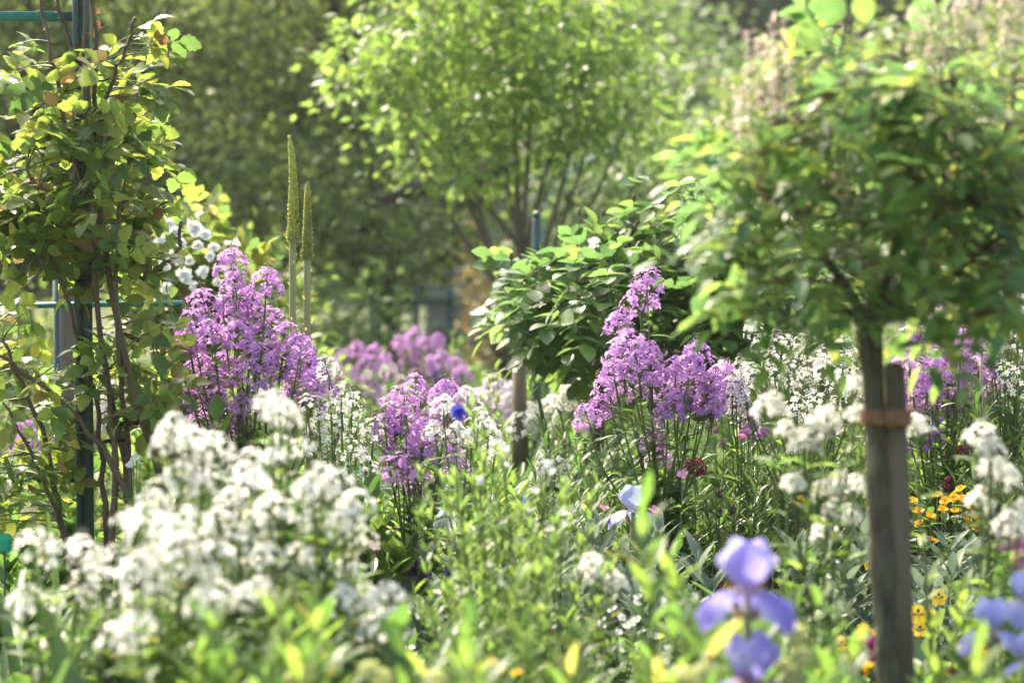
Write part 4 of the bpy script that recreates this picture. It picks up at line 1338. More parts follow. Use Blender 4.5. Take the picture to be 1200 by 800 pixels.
def iris_mat(name, body, rim, throat):
    m, nt, out = mat_new(name)
    N, L = nt.nodes.new, nt.links.new
    at = N('ShaderNodeAttribute'); at.attribute_name = 'petal'
    sp_ = N('ShaderNodeSeparateColor')
    L(at.outputs['Color'], sp_.inputs[0])
    pw = N('ShaderNodeMath'); pw.operation = 'POWER'; pw.inputs[1].default_value = 2.6
    L(sp_.outputs[1], pw.inputs[0])
    mx = N('ShaderNodeMix'); mx.data_type = 'RGBA'
    L(pw.outputs[0], mx.inputs['Factor'])
    mx.inputs[6].default_value = (*body, 1); mx.inputs[7].default_value = (*rim, 1)
    r = ramp_nodes(nt, [(1, 1, 1), (0, 0, 0)], [.02, .30])       # pale or brown throat at the petal's base
    L(sp_.outputs[0], r.inputs[0])
    m2 = N('ShaderNodeMix'); m2.data_type = 'RGBA'
    L(r.outputs[0], m2.inputs['Factor']); L(mx.outputs[2], m2.inputs[6]); m2.inputs[7].default_value = (*throat, 1)
    wv = N('ShaderNodeMath'); wv.operation = 'SINE'
    sc_ = N('ShaderNodeMath'); sc_.operation = 'MULTIPLY'; sc_.inputs[1].default_value = 70
    L(sp_.outputs[2], sc_.inputs[0]); L(sc_.outputs[0], wv.inputs[0])
    mr = N('ShaderNodeMapRange'); mr.inputs[1].default_value = -1; mr.inputs[3].default_value = .78; mr.inputs[4].default_value = 1.06
    L(wv.outputs[0], mr.inputs[0])
    hv = N('ShaderNodeHueSaturation'); L(mr.outputs[0], hv.inputs['Value']); L(m2.outputs[2], hv.inputs['Color'])
    pb = N('ShaderNodeBsdfPrincipled'); pb.inputs['Roughness'].default_value = .6; pb.inputs['Specular IOR Level'].default_value = .15
    L(hv.outputs[0], pb.inputs['Base Color'])
    tr_ = N('ShaderNodeBsdfTranslucent'); L(hv.outputs[0], tr_.inputs['Color'])
    ms = N('ShaderNodeMixShader'); ms.inputs[0].default_value = .45
    L(pb.outputs[0], ms.inputs[1]); L(tr_.outputs[0], ms.inputs[2]); L(ms.outputs[0], out.inputs[0])
    return m


M['iris_standard'] = iris_mat('iris_standard', (.40, .35, .78), (.72, .70, .90), (.45, .32, .40))
M['iris_fall'] = iris_mat('iris_fall', (.27, .22, .68), (.62, .58, .88), (.40, .27, .18))
M['iris_pale'] = iris_mat('iris_pale', (.52, .57, .84), (.74, .77, .90), (.7, .7, .6))
M['iris_blue'] = iris_mat('iris_blue', (.42, .44, .80), (.68, .70, .90), (.7, .6, .35))
M['iris_white'] = iris_mat('iris_white', (.80, .81, .85), (.88, .88, .88), (.7, .65, .3))
M['iris_violet'] = iris_mat('iris_violet', (.12, .04, .32), (.2, .07, .42), (.1, .04, .2))


def iris_bloom(root, c, s, stand, fall, yaw=.3, seed=0, beard=True, opened=1.0):
    """c: where the six petals meet (local); s: bloom scale in metres."""
    c = np.asarray(c)
    o = np.array(root['_o'])
    for k in range(3):
        a = yaw + k * 2.0944
        d = np.array([math.cos(a), math.sin(a), 0])
        X = np.array([-d[1], d[0], 0])
        # standards rise and arch inwards
        T, F = petal_patch(s * .98, s * .95, arch=1.75, cup=.55, ruffle=s * .05, seed=seed + k, roll=.55)
        Mx = np.stack([X, d, [0, 0, 1]], -1)
        g = Geo(); g.inst(T, F, (c + d * .006)[None] + o, Mx[None], 1.0); petal_attr(g.obj('standard_petal', M[stand], root))
        a2 = a + 1.047
        d = np.array([math.cos(a2), math.sin(a2), 0]); X = np.array([-d[1], d[0], 0])
        T, F = petal_patch(s * 1.15, s * .85, arch=-2.0 * opened, cup=-.3, ruffle=s * .06, seed=seed + 9 + k, roll=.25)
        Mx = np.stack([X, d, [0, 0, 1]], -1)
        g = Geo(); g.inst(T, F, (c + d * .005)[None] + o, Mx[None], 1.0); petal_attr(g.obj('fall_petal', M[fall], root))
        if beard:
            g = Geo()
            n = 40
            t = rng.random(n)
            base = c + o + d * (s * (.04 + .34 * t))[:, None] + np.array([0, 0, 1]) * (s * (.03 + .2 * t - .28 * t * t))[:, None] + X * rng.normal(0, .003, (n, 1))
            g.inst(*L_THREAD, base, frames(d * .5 + np.array([0, 0, 1]) + rng.normal(0, .25, (n, 3)), jitter=.5), s * .17)
            g.obj('beard', M['beard'], root)


def iris(label, base, blooms, stand, fall, group, nleaf=8, lh=.55, spread=.10):
    """blooms: (px, py, d, size) for the heart of each flower."""
    px, d = base
    b = np.array([*bx(px, d), 0])
    root = thing('iris', label, 'flower', b, group)
    for k, (bxp, byp, bd, s) in enumerate(blooms):
        q = P(bxp, byp, bd)
        p = spline([b, (b * .45 + q * .55) + [0, .01, .02], q - [0, 0, s * .40], q - [0, 0, s * .05]], 14)
        g = Geo(); g.tube(p, np.concatenate([np.linspace(.007, .005, 11), [.007, .008, .005]]), 8); g.obj('stem', M['spike_stem'], root)
        g = Geo()
        for a in (0.4, 3.5):
            dv = np.array([math.cos(a) * .35, math.sin(a) * .35, 1])
            g.inst(*leaf(.38, 5, .5, -.1, .4), (q - [0, 0, s * .55])[None] + .003 * dv, frames(dv[None], up=(math.cos(a), math.sin(a), 0)), s * .5)
        g.obj('spathe', M['spathe'], root)
        iris_bloom(root, q - b, s, stand, fall, .35 + k * .8, 10 * k + int(px))
    g = Geo()
    a = rng.uniform(0, 6.28, nleaf)
    D = np.stack([np.cos(a) * .22, np.sin(a) * .1, np.ones(nleaf)], -1)
    g.inst(*L_SWORD, b + np.stack([np.cos(a), np.sin(a), 0 * a], -1) * spread * rng.random((nleaf, 1)), frames(D, up=(0, -1, 0), jitter=.3), lh * rng.uniform(.7, 1.15, nleaf))
    g.obj('leaves', M['grey'], root)
    return root


iris('large lavender bearded iris with two blooms, close in front of the standard tree', (892, 3.3), [(876, 692, 3.3, .088), (880, 800, 3.28, .086)], 'iris_standard', 'iris_fall', 'bearded irises', 6, .5)
iris('lavender-blue iris at the far right, lower than the two-bloomed iris', (1185, 3.6), [(1162, 738, 3.6, .060), (1204, 704, 3.65, .058), (1212, 776, 3.55, .058)], 'iris_blue', 'iris_blue', 'bearded irises', 7, .5)
iris('pale ice-blue iris under the tall open purple rocket', (745, 5.6), [(742, 598, 5.75, .075)], 'iris_pale', 'iris_pale', 'bearded irises', 7, .45)
iris('white iris low beside the violet sweet peas', (526, 5.95), [(524, 630, 5.95, .08)], 'iris_white', 'iris_white', 'bearded irises', 7, .45)
iris('small deep violet iris behind the trunk', (1090, 7.0), [(1088, 508, 7.0, .09)], 'iris_violet', 'iris_violet', 'bearded irises', 6, .4)


# ------------------------------------------------------------------ small flowers
def disc_flower(petal, n, Lp, W, tilt, eyemat=None, eye=.2, layers=1, seed=0, droop=.1, fold=.1):
    r = np.random.default_rng(seed)
    g = Geo()
    for l in range(layers):
        a = np.arange(n) * 2 * math.pi / n + l * .5 + r.normal(0, .08, n)
        tl = tilt + .35 * l
        D = np.stack([np.cos(a) * math.cos(tl), np.sin(a) * math.cos(tl), np.full(n, math.sin(tl))], -1) + r.normal(0, .08, (n, 3))
        g.inst(*leaf(W, 4, fold, droop, .62), D * Lp * .06, frames(D, jitter=.1), Lp * (1 - .15 * l) * r.uniform(.9, 1.1, n), 0)
    g.ellipsoid([0, 0, Lp * .05], [Lp * eye, Lp * eye, Lp * eye * .6], seg=8, rings=5, mat=1)
    return g.mesh('bloom', [petal, eyemat or M['eye']])


def pansy(petal, seed):
    g = Geo()
    s = .024
    for a, L_, W_ in ((1.0, .9, .8), (2.14, .9, .8), (-.15, .85, .85), (3.3, .85, .85), (-1.57, 1.0, 1.15)):
        D = np.array([[math.cos(a), math.sin(a), .12]])
        g.inst(*leaf(W_, 4, .05, .1, .62), D * .002, frames(D), s * L_, 0)
        T, F = leaf(W_ * .5, 3, .05, .1, .6)
        if a < .2 or a > 3:
            g.inst(T, F, D * .002 + [[0, 0, .0016]], frames(D), s * L_ * .55, 1)
    g.ellipsoid([0, 0, .003], [.003, .003, .002], seg=6, rings=4, mat=2)
    return g.mesh('bloom', [petal, M['dark_eye'], M['eye']])


def dome(petal, seed, n=34, Rr=.026, fl=.009, flat=.6):
    r = np.random.default_rng(seed)
    g = Geo()
    i = np.arange(n)
    ct = 1 - (i + .5) / n * .95
    st = np.sqrt(1 - ct ** 2)
    a = i * 2.39996
    D = np.stack([st * np.cos(a), st * np.sin(a), ct], -1)
    pos = D * Rr * [1, 1, flat]
    fr = zframes(D + r.normal(0, .2, (n, 3)))
    g.inst(*FLO, pos, fr, fl * r.uniform(.85, 1.1, n), 0)
    g.inst(*EYE, pos, fr, fl * .8, 1)
    g.ellipsoid([0, 0, -.002], [Rr * .8, Rr * .8, Rr * flat * .75], seg=8, rings=5, mat=1)
    return g.mesh('bloom', [petal, M['bud']])


def seedhead(mat_, seed):
    r = np.random.default_rng(seed)
    g = Geo()
    g.ellipsoid([0, 0, .008], [.010, .010, .010], seg=9, rings=6)
    n = 50
    D = unit(r.normal(size=(n, 3)) + [0, 0, .6])
    g.inst(*L_LANCE, D * .007 + [0, 0, .008], frames(D, jitter=.4), .012)
    return g.mesh('seed_head', [mat_])


FLW = {
    'cornflower': disc_flower(M['cornflower'], 13, .020, .45, .35, M['violet'], .35, 3, 1),
    'sweet_pea': disc_flower(M['violet'], 5, .022, 1.0, .5, M['violet'], .2, 2, 2, .2, .3),
    'crimson': dome(M['crimson'], 3), 'maroon': dome(M['maroon'], 4, 26, .02), 'pinkdome': dome(M['pink'], 5, 34, .024),
    'purpledome': dome(M['purple'], 6, 30, .024), 'pansy': pansy(M['yellow'], 7), 'orange': disc_flower(M['orange'], 4, .022, .95, .45, M['orange'], .15, 2, 8, .1, .2),
    'pink': disc_flower(M['pink'], 5, .018, .8, .4, M['eye'], .15, 1, 9), 'magenta': disc_flower(M['magenta'], 6, .026, .8, .7, M['magenta'], .2, 2, 10),
    'whiteflower': disc_flower(M['white'], 5, .014, .85, .4, M['eye'], .18, 1, 11), 'palehead': dome(M['pale_yellow'], 12, 20, .030, .0125, .45),
    'yellowtulip': disc_flower(M['yellow'], 6, .045, .6, 1.15, M['yellow'], .1, 1, 13, -.1, .5),
    'seed': seedhead(M['seed'], 14), 'tanseed': seedhead(M['tan_seed'], 15),
}


def posy(name, label, base, heads, kind, cat='flower', group=None, size=1.0, lt=L_LANCE, lmat='lance', nl=14, ls=.06, face=(0, -.55, .8), stem_r=.0022, partname='bloom'):
    """A small plant: each head (px, py[, d]) gets a stem of its own."""
    px, d = base
    b = np.array([*bx(px, d), 0])
    root = thing(name, label, cat, b, group)
    fol = Geo()
    for hd in heads:
        dd = hd[2] if len(hd) > 2 else d + rng.uniform(-.06, .06)
        q = P(hd[0], hd[1], dd)
        q[2] = max(q[2], .06)
        j = rng.normal(0, .02, 3) * [1, 1, 0]
        p = spline([b + j, b + j + (q - b) * [.3, .3, .5], q - [0, 0, .02], q], 10)
        g = Geo(); g.tube(p, np.linspace(stem_r, stem_r * .6, 10), 5); so = g.obj('stem', M['stem'], root)
        put(FLW[kind], partname, so, p[-1] - b, zframes(np.array([face]) + rng.normal(0, .22, (1, 3)), np.array([math.pi if kind == 'pansy' else rng.uniform(0, 6)]))[0], size * rng.uniform(.9, 1.15))
        t = rng.uniform(.03, .9, nl)
        k = np.clip((t * 9).astype(int), 0, 8)
        a = rng.uniform(0, 6.28, nl)
        fol.inst(*lt, p[k] + (p[k + 1] - p[k]) * (t * 9 - k)[:, None], frames(np.stack([np.cos(a), np.sin(a), rng.uniform(.1, 1, nl)], -1), jitter=.2), ls * rng.uniform(.6, 1.2, nl))
    fol.obj('foliage', M[lmat], root)
    return root


posy('cornflower', 'bright blue cornflower among white rockets', (540, 5.0), [(538, 483)], 'cornflower', size=.95, lt=L_NARROW, lmat='grey', nl=26, ls=.08, face=(0, -.6, .7))
posy('cornflower', 'small dark blue cornflower bud above the wispy plants', (616, 4.7), [(617, 588)], 'cornflower', size=.5, lt=L_NARROW, lmat='grey', nl=26, ls=.08)
posy('sweet_pea', 'deep violet sweet peas low in the middle of the bed', (482, 5.75), [(480, 655), (472, 664), (484, 672), (508, 644), (495, 660), (503, 676), (466, 660), (478, 648), (526, 672), (490, 648)], 'sweet_pea', size=.8, lmat='grey', nl=16, lt=L_OVATE, ls=.05)
posy('sweet_pea', 'violet flower spikes under the pale ice-blue iris', (742, 5.75), [(715, 612), (716, 622), (718, 632), (762, 618), (764, 628), (738, 640), (742, 652), (758, 632), (712, 640), (770, 624), (735, 630)], 'sweet_pea', size=.45, lmat='grey', nl=12, lt=L_LANCE, ls=.07)
posy('sweet_william', 'crimson sweet william right of the pale ice-blue iris', (817, 5.95), [(815, 548)], 'crimson', size=.95, nl=26, ls=.08)
posy('sweet_william', 'burgundy sweet william on a tall bare stem before the cane', (1131, 6.1), [(1130, 528)], 'maroon', size=.85, nl=20, ls=.07)
posy('sweet_william', 'dark maroon sweet william just above the orange wallflowers', (1113, 6.0), [(1112, 562), (1110, 570)], 'maroon', size=.6, nl=20, ls=.07)
posy('sweet_william', 'dark maroon bloom in front of the white iris', (452, 5.7), [(451, 633), (440, 650)], 'maroon', size=.6, nl=20, ls=.07)
posy('sweet_william', 'maroon bloom low at the foot of the trunk', (1120, 4.2), [(1128, 782), (1112, 790)], 'maroon', size=.9, nl=20, ls=.07)
posy('phlox', 'pink and purple phlox heads left of the airy white rocket', (886, 6.2), [(884, 488), (872, 508), (888, 512), (880, 500), (896, 505)], 'purpledome', size=.62, nl=26, lt=L_NARROW, ls=.07)
posy('phlox', 'rose-pink phlox heads under the purple-headed phlox', (876, 6.0), [(876, 506), (870, 512), (882, 486)], 'pinkdome', size=.5, nl=26, lt=L_NARROW, ls=.07)
posy('phlox', 'blurred pink phlox at the far right edge', (1188, 4.4), [(1184, 620), (1192, 636), (1178, 640), (1198, 650), (1190, 660), (1176, 612)], 'pinkdome', size=.6, nl=20, ls=.08)
posy('phlox', 'small pink blooms low behind the white drift', (410, 5.2), [(404, 684), (414, 678), (424, 692), (438, 640), (430, 695)], 'pink', size=.75, nl=14, ls=.07)
posy('phlox', 'small pink blooms beside the pale ice-blue iris', (768, 5.7), [(770, 602), (766, 598), (708, 596), (800, 556)], 'pink', size=.7, nl=14, ls=.07)
posy('phlox', 'small lilac blooms behind the trunk under the purple rocket', (1090, 6.2), [(1090, 516), (1086, 524), (1096, 508), (1150, 560)], 'purpledome', size=.5, nl=20, ls=.07)
posy('phlox', 'small mauve phlox left among the rose canes at ground height', (30, 6.6), [(34, 510), (44, 520), (26, 500)], 'purpledome', size=.9, nl=20, ls=.07)
posy('wallflower', 'orange-yellow wallflowers right of the trunk', (1110, 5.9), [(1098, 582), (1108, 588), (1118, 584), (1128, 586), (1138, 582), (1104, 598), (1120, 600), (1076, 600), (1090, 606), (1140, 596), (1148, 608), (1078, 614), (1132, 610), (1092, 634), (1126, 575), (1144, 620), (1070, 588)], 'orange', size=.78, nl=12, lt=L_NARROW, ls=.07, lmat='grey')
posy('wallflower', 'single orange wallflower left of the trunk', (938, 6.0), [(938, 584), (932, 590), (942, 588)], 'orange', size=.45, nl=14, lt=L_NARROW, ls=.07)
posy('wallflower', 'small blurred orange flowers low in the middle front', (590, 3.7), [(575, 776), (606, 790), (585, 786)], 'orange', size=.45, nl=16, ls=.07)
posy('pansy', 'yellow pansies with dark eyes left of the trunk foot', (1000, 4.75), [(1000, 772), (1008, 764), (986, 756), (1020, 748), (1012, 742), (996, 776)], 'pansy', size=.85, nl=12, lt=L_OVATE, ls=.05, face=(0, -1, .35))
posy('pansy', 'yellow pansies with dark eyes right of the trunk foot', (1082, 4.9), [(1076, 720), (1090, 724), (1078, 738), (1100, 700)], 'pansy', size=.85, nl=12, lt=L_OVATE, ls=.05, face=(0, -1, .35))
posy('pansy', 'yellow pansies under the lavender-blue iris', (1145, 4.7), [(1132, 762), (1150, 760), (1154, 750), (1138, 786)], 'pansy', size=.8, nl=12, lt=L_OVATE, ls=.05, face=(0, -1, .35))
posy('pansy', 'lone small yellow pansies left of the trunk, behind the two-bloomed iris', (930, 5.6), [(918, 686), (944, 664), (940, 700), (1018, 662)], 'pansy', size=.5, nl=12, lt=L_OVATE, ls=.05, face=(0, -1, .35))
posy('tulip', 'yellow-orange tulip petals at the trunk foot', (1014, 4.2), [(1015, 792)], 'yellowtulip', size=.6, nl=6, ls=.1, face=(.1, -.1, 1))
posy('peony', 'magenta bloom beside the trunk foot', (1022, 4.2), [(1022, 758), (1028, 772)], 'magenta', size=.85, nl=14, ls=.08)
posy('spurge', 'pale yellow-green spurge heads at the bottom under the two-bloomed iris', (815, 3.3), [(806, 790), (818, 796), (828, 788), (930, 792), (940, 770), (936, 745), (920, 780)], 'palehead', size=.55, nl=22, ls=.06, lmat='feather')
posy('spurge', 'pale yellow-green spurge heads at the bottom below the white drift', (390, 3.3), [(350, 796), (362, 790), (432, 786), (446, 794), (510, 796), (560, 800), (340, 800)], 'palehead', size=.55, nl=22, ls=.06, lmat='feather')
posy('scabious', 'tan seed head and dark seed heads beside the crimson sweet william', (842, 6.05), [(839, 506), (848, 522)], 'tanseed', size=.75, nl=10, lt=L_NARROW, ls=.06, partname='seed_head')
posy('scabious', 'dark brown seed heads under the tan seed head', (844, 5.95), [(843, 580), (842, 604), (858, 600)], 'seed', size=.8, nl=10, lt=L_NARROW, ls=.06, partname='seed_head')
posy('violas', 'scattered small white violas low in front of the campions', (730, 4.9), blob((735, 735), 26, 60, 52, 5), 'whiteflower', size=.72, nl=8, lt=L_OVATE, ls=.045, lmat='fresh')
posy('violas', 'scattered small white violas low left of the wispy plants', (500, 4.6), blob((510, 735), 20, 70, 55, 6), 'whiteflower', size=.8, nl=8, lt=L_OVATE, ls=.045, lmat='fresh')
posy('violas', 'scattered small white violas between the campions and the trunk', (930, 5.0), blob((945, 690), 18, 80, 70, 8), 'whiteflower', size=.6, nl=8, lt=L_OVATE, ls=.045, lmat='fresh')
posy('starwort', 'tiny white starry flowers dotted through the wispy plants', (605, 4.4), blob((605, 610), 20, 60, 90, 9), 'whiteflower', size=.6, nl=10, lt=L_NARROW, ls=.05, lmat='feather')
posy('honesty', 'little white star flowers beside the climbing rose canes', (158, 5.6), [(156, 540), (160, 536), (152, 545), (164, 544)], 'whiteflower', size=.75, nl=14, ls=.06)


# ------------------------------------------------------------------ leafy plants without flowers: prototypes, then copies
def proto(kind, seed):
    global rng
    keep, rng = rng, np.random.default_rng(seed)
    nm, lt, mt, h, ns, nl, ls, sp = {
        'rocket': ('leafy_plant', L_LANCE, 'fresh', .62, 9, 34, .088, .15),
        'narrow': ('narrow_leaved_plant', L_NARROW, 'narrow', .62, 15, 60, .075, .16),
        'campion': ('campion_plant', L_LANCE, 'grey', .46, 9, 24, .115, .12),
        'feather': ('fine_leaved_plant', L_LANCE, 'feather', .66, 11, 76, .043, .14),
        'broad': ('broad_leaved_plant', L_OVATE, 'lance', .5, 9, 22, .10, .14),
    }[kind]
    root = thing(nm, 'leafy plant', 'plant', (0, 0, 0))
    fol = Geo()
    for k in range(ns):
        a = k * 2.4 + rng.uniform(0, .8)
        q = np.array([math.cos(a), math.sin(a), 0]) * sp * math.sqrt(rng.random()) + [0, 0, h * (rng.uniform(.5, 1.02) if k else 1.08)]
        b = np.array([math.cos(a), math.sin(a), 0]) * .04 * rng.random()
        p = spline([b, b + (q - b) * [.35, .35, .5], q], 10)
        if k < 5:
            g = Geo(); g.tube(p, np.linspace(.0036, .0012, 10), 5); g.obj('stem', M['stem'], root)
        else:
            fol.tube(p, np.linspace(.0036, .0012, 10), 4, mat=1, cap=False)
        t = np.sort(rng.uniform(.04, 1, nl)) ** .8
        kk = np.clip((t * 9).astype(int), 0, 8)
        aa = np.arange(nl) * 2.4 + rng.uniform(0, 6)
        up = rng.uniform(.25, 1.5, nl) + 1.2 * t ** 3
        fol.inst(*lt, p[kk] + (p[kk + 1] - p[kk]) * (t * 9 - kk)[:, None], frames(np.stack([np.cos(aa), np.sin(aa), up], -1), jitter=.2), ls * (1.15 - .5 * t) * rng.uniform(.7, 1.2, nl))
    fol.obj('foliage', [M[mt], M['stem']], root)
    rng = keep
    return root


def proto_grass(seed):
    global rng
    keep, rng = rng, np.random.default_rng(seed)
    root = thing('grass_tuft', 'grass', 'grass', (0, 0, 0))
    g = Geo()
    n = 70
    a = rng.uniform(0, 6.28, n)
    e = rng.uniform(.7, 2.6, n)
    D = np.stack([np.cos(a), np.sin(a), e], -1)
    g.inst(*L_BLADE, np.stack([np.cos(a), np.sin(a), 0 * a], -1) * rng.uniform(0, .05, (n, 1)), frames(D, jitter=.3), rng.uniform(.3, .62, n))
    g.obj('blades', M['blade'], root)
    rng = keep
    return root


PRO = {k: [proto(k, 40 + 10 * j + s) for s in range(3)] for j, k in enumerate(('rocket', 'narrow', 'campion', 'feather', 'broad'))}
PRO['grass'] = [proto_grass(91), proto_grass(92)]
KID = {r.name: kids_of(r) for v in PRO.values() for r in v}
USED = set()
LAND = [('big purple rocket', 290, 6.05), ('foxtail lilies', 352, 6.25), ('short purple rocket', 487, 5.85), ('blue cornflower', 538, 5.0), ('violet sweet peas', 482, 5.75), ('tall open purple rocket', 775, 6.0),
        ('pale ice-blue iris', 742, 5.9), ('crimson sweet william', 817, 5.95), ('trunk of the standard tree', 1040, 3.95), ('two-bloomed lavender iris', 880, 3.3), ('slim green stake', 631, 7.7), ('climbing rose post', 100, 5.85),
        ('white foreground drift', 215, 4.3), ('low white rocket', 440, 4.2), ('orange wallflowers', 1110, 6.2), ('lavender-blue iris', 1185, 3.6), ('airy white rocket', 950, 6.15), ('glossy standard rose', 710, 7.3),
        ('white rose bush', 215, 8.2), ('lilac blurred rocket', 425, 11.5), ('stone wall', 540, 22.5), ('bamboo cane', 1150, 6.2), ('yellow pansies', 1000, 4.75), ('white violas', 730, 4.9), ('white iris', 526, 5.95)]
KW = {'rocket': 'bright green plant with lance leaves', 'narrow': 'bushy plant of fine narrow leaves', 'campion': 'grey-green felted campion', 'feather': 'wispy plant of small pale leaves', 'broad': 'plant with broad oval leaves', 'grass': 'tuft of arching grass blades'}
NEAR = {}


def fill(kind, px, d, top=None, s=None):
    x, y = bx(px, d)
    if s is None:
        hh = {'rocket': .64, 'narrow': .64, 'campion': .48, 'feather': .68, 'broad': .52, 'grass': .5}[kind]
        s = (max(.16, P(px, top, d)[2]) / hh) if top is not None else rng.uniform(.8, 1.1)
    s = float(np.clip(s, .45, 1.75))
    src = PRO[kind][int(rng.integers(len(PRO[kind])))]
    if src.name in USED:
        o = copy_tree(src, KID[src.name])
    else:
        o = src
        USED.add(src.name)
    o.location = (x, y, 0)
    o.scale = (s ** .6, s ** .6, s)
    o.rotation_euler = (0, 0, rng.uniform(0, 6.28))
    lx = [(math.hypot((bx(a, b)[0] - x), (b - y) * .7), n, bx(a, b)[0] - x, b - y) for n, a, b in LAND]
    _, n, dx, dy = min(lx)
    rel = 'behind' if dy < -.25 else 'in front of' if dy > .25 else ('right of' if dx < 0 else 'left of')
    key = (kind, rel, n)
    NEAR.setdefault(key, []).append((o, s))
    return o


# placed by hand: what the photograph shows in the bed
for a in [
    ('grass', 15, 4.20, 640), ('grass', 45, 4.00, 690), ('grass', 85, 3.90, 730), ('grass', 5, 4.90, 600), ('grass', 1050, 5.40, 640), ('grass', 690, 6.60, 560), ('grass', 580, 7.20, 470), ('grass', 600, 7.60, 460),
    ('narrow', 850, 6.30, 520), ('narrow', 885, 6.40, 515), ('narrow', 920, 6.30, 520), ('narrow', 955, 6.35, 530), ('narrow', 985, 6.30, 545), ('narrow', 830, 6.15, 575), ('narrow', 865, 6.00, 570), ('narrow', 905, 6.05, 565), ('narrow', 945, 6.00, 580),
    ('narrow', 685, 6.10, 520), ('narrow', 660, 6.00, 560), ('narrow', 640, 5.90, 590), ('narrow', 700, 6.30, 540),
    ('campion', 650, 5.60, 625), ('campion', 680, 5.50, 640), ('campion', 710, 5.60, 630), ('campion', 765, 5.50, 660), ('campion', 775, 5.60, 640), ('campion', 690, 5.20, 690), ('campion', 735, 5.20, 700), ('campion', 800, 5.30, 660), ('campion', 660, 5.10, 700),
    ('campion', 960, 5.50, 630), ('campion', 985, 5.40, 650), ('campion', 1010, 5.60, 640), ('campion', 1110, 5.70, 655), ('campion', 1140, 5.80, 650), ('campion', 1095, 5.40, 650), ('campion', 530, 5.60, 690), ('campion', 495, 5.30, 720), ('campion', 545, 5.40, 680), ('campion', 1175, 5.50, 665),
    ('feather', 575, 4.60, 522), ('feather', 605, 4.50, 502), ('feather', 640, 4.60, 547), ('feather', 560, 4.40, 582), ('feather', 595, 4.30, 572), ('feather', 630, 4.30, 602), ('feather', 615, 4.00, 652), ('feather', 575, 4.00, 652), ('feather', 650, 4.20, 652),
    ('rocket', 800, 3.55, 610), ('rocket', 830, 3.65, 650), ('rocket', 905, 3.55, 740), ('rocket', 915, 3.65, 730), 
    ('rocket', 1150, 4.20, 670), ('rocket', 1160, 3.65, 690), ('rocket', 480, 3.45, 745), ('rocket', 455, 3.25, 745), ('rocket', 520, 3.35, 745), 
    ('rocket', 410, 3.45, 745), ('rocket', 330, 3.25, 745), ('rocket', 245, 3.25, 745), ('rocket', 160, 3.25, 750), ('rocket', 640, 3.15, 750), 
    ('rocket', 790, 3.05, 780), ('rocket', 1200, 3.25, 770), ('rocket', 420, 3.05, 780), 
    ('broad', 330, 5.40, 540), ('broad', 375, 5.50, 560), ('broad', 420, 5.60, 580), ('broad', 435, 5.60, 630), ('broad', 470, 6.10, 610), ('broad', 290, 5.60, 520), ('broad', 250, 5.70, 510), ('broad', 405, 5.20, 620), ('broad', 415, 5.00, 680), ('broad', 775, 6.20, 560), ('broad', 805, 6.10, 560),
    ('broad', 1175, 6.50, 560), ('broad', 1090, 6.70, 560), ('broad', 1130, 6.80, 520), ('broad', 1062, 6.50, 580), ('broad', 1190, 5.60, 620), ('broad', 60, 6.40, 560), ('broad', 20, 6.20, 570), ('broad', 150, 6.50, 560), ('broad', 180, 6.20, 580),
    ('narrow', 1185, 6.20, 440), ('narrow', 1165, 6.40, 455), ('narrow', 1205, 6.00, 480), ('narrow', 1180, 5.90, 520), ('narrow', 1195, 6.60, 410),
    ('rocket', 520, 6.30, 560), ('rocket', 560, 6.40, 560), ('rocket', 600, 6.50, 540), ('rocket', 640, 6.60, 530), ('rocket', 450, 6.40, 540), ('rocket', 350, 6.50, 520), ('rocket', 400, 6.60, 520), ('rocket', 720, 6.70, 520), ('rocket', 830, 6.80, 510), ('rocket', 1010, 6.70, 520), ('rocket', 1050, 6.90, 510), ('rocket', 230, 6.40, 520),
]:
    fill(*a)
for a in [('broad', 270, 3.5, 760), ('grass', 330, 3.6, 740), ('broad', 520, 3.5, 765), ('grass', 500, 3.8, 700), ('narrow', 660, 3.7, 720), ('broad', 700, 3.5, 770), ('grass', 760, 3.8, 700), ('narrow', 840, 3.9, 690), ('broad', 925, 3.6, 770), ('grass', 1200, 4.2, 690)]:
    fill(*a)
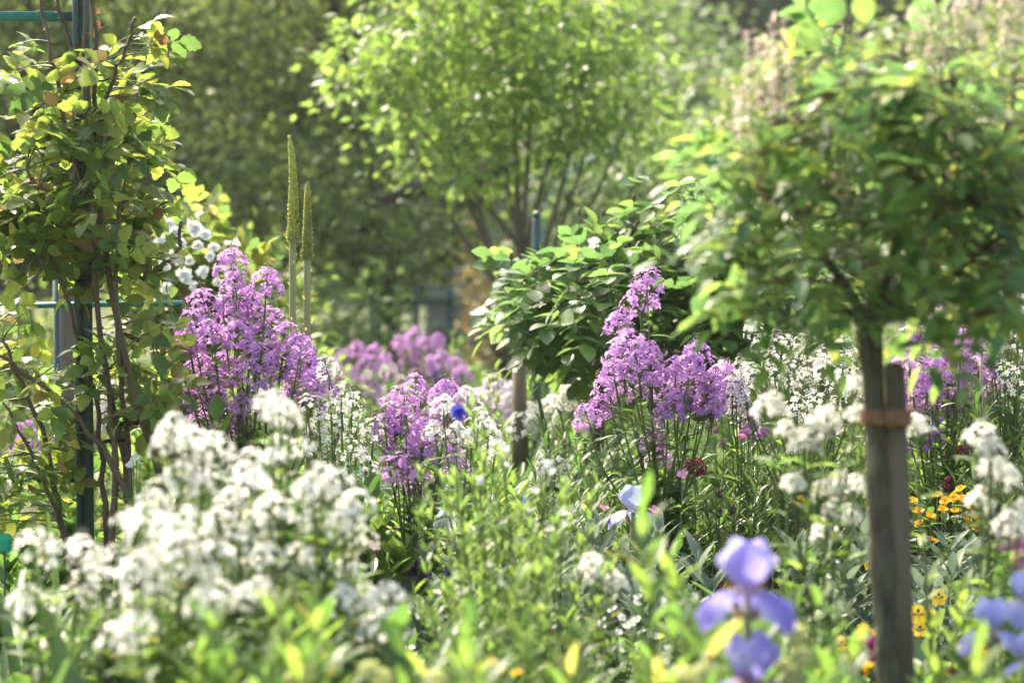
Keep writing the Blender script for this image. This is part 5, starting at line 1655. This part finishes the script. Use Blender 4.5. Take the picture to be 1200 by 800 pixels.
# the beds further back, thinning out
for row, dd in enumerate((7.3, 7.9, 8.6, 9.4, 10.3, 11.3, 12.5)):
    n = 13
    for k in range(n):
        px = (k + .5 * (row % 2)) * 1240 / n - 10 + rng.uniform(-25, 25)
        kind = rng.choice(['rocket', 'broad', 'narrow', 'feather', 'rocket'])
        fill(str(kind), px, dd + rng.uniform(-.25, .25), None, rng.uniform(.75, 1.2))

for (kind, rel, n), lst in NEAR.items():
    lst.sort(key=lambda t: -t[1])
    for i, (o, s) in enumerate(lst):
        w = '' if len(lst) == 1 else ('tallest ' if i == 0 else 'lowest ' if i == len(lst) - 1 else 'middling ')
        o['label'] = f'{w}{KW[kind]} {rel} the {n}'
        o['category'] = 'grass' if kind == 'grass' else 'plant'
        o['group'] = {'rocket': 'lance-leaved plants of the beds', 'narrow': 'narrow-leaved plants of the beds', 'campion': 'grey campions of the beds', 'feather': 'wispy small-leaved plants of the beds',
                      'broad': 'broad-leaved plants of the beds', 'grass': 'grass tufts of the beds'}[kind]
for v in PRO.values():
    for r in v:
        if r.name not in USED:
            for c in list(KID[r.name].get(r.name, ())):
                bpy.data.objects.remove(c)
            bpy.data.objects.remove(r)
for o in bpy.data.objects:
    if '_o' in o:
        del o['_o']

# ------------------------------------------------------------------ summer air: pale haze round the camera and garden, far things fade
hz = Geo()
hz.box([0, 26, 6.4], [120, 70, 14.8])
ho = hz.obj('haze', None, smooth=False)
hm = bpy.data.materials.new('haze_air')
hm.use_nodes = True
hn = hm.node_tree
for n in list(hn.nodes):
    hn.nodes.remove(n)
ov = hn.nodes.new('ShaderNodeOutputMaterial')
pv = hn.nodes.new('ShaderNodeVolumePrincipled')
pv.inputs['Color'].default_value = (.92, .97, .84, 1)
pv.inputs['Density'].default_value = .0008
pv.inputs['Anisotropy'].default_value = .3
hn.links.new(pv.outputs[0], ov.inputs['Volume'])
ho.data.materials.clear()
ho.data.materials.append(hm)
ho['kind'] = 'stuff'
ho['label'] = 'pale summer haze over the garden'
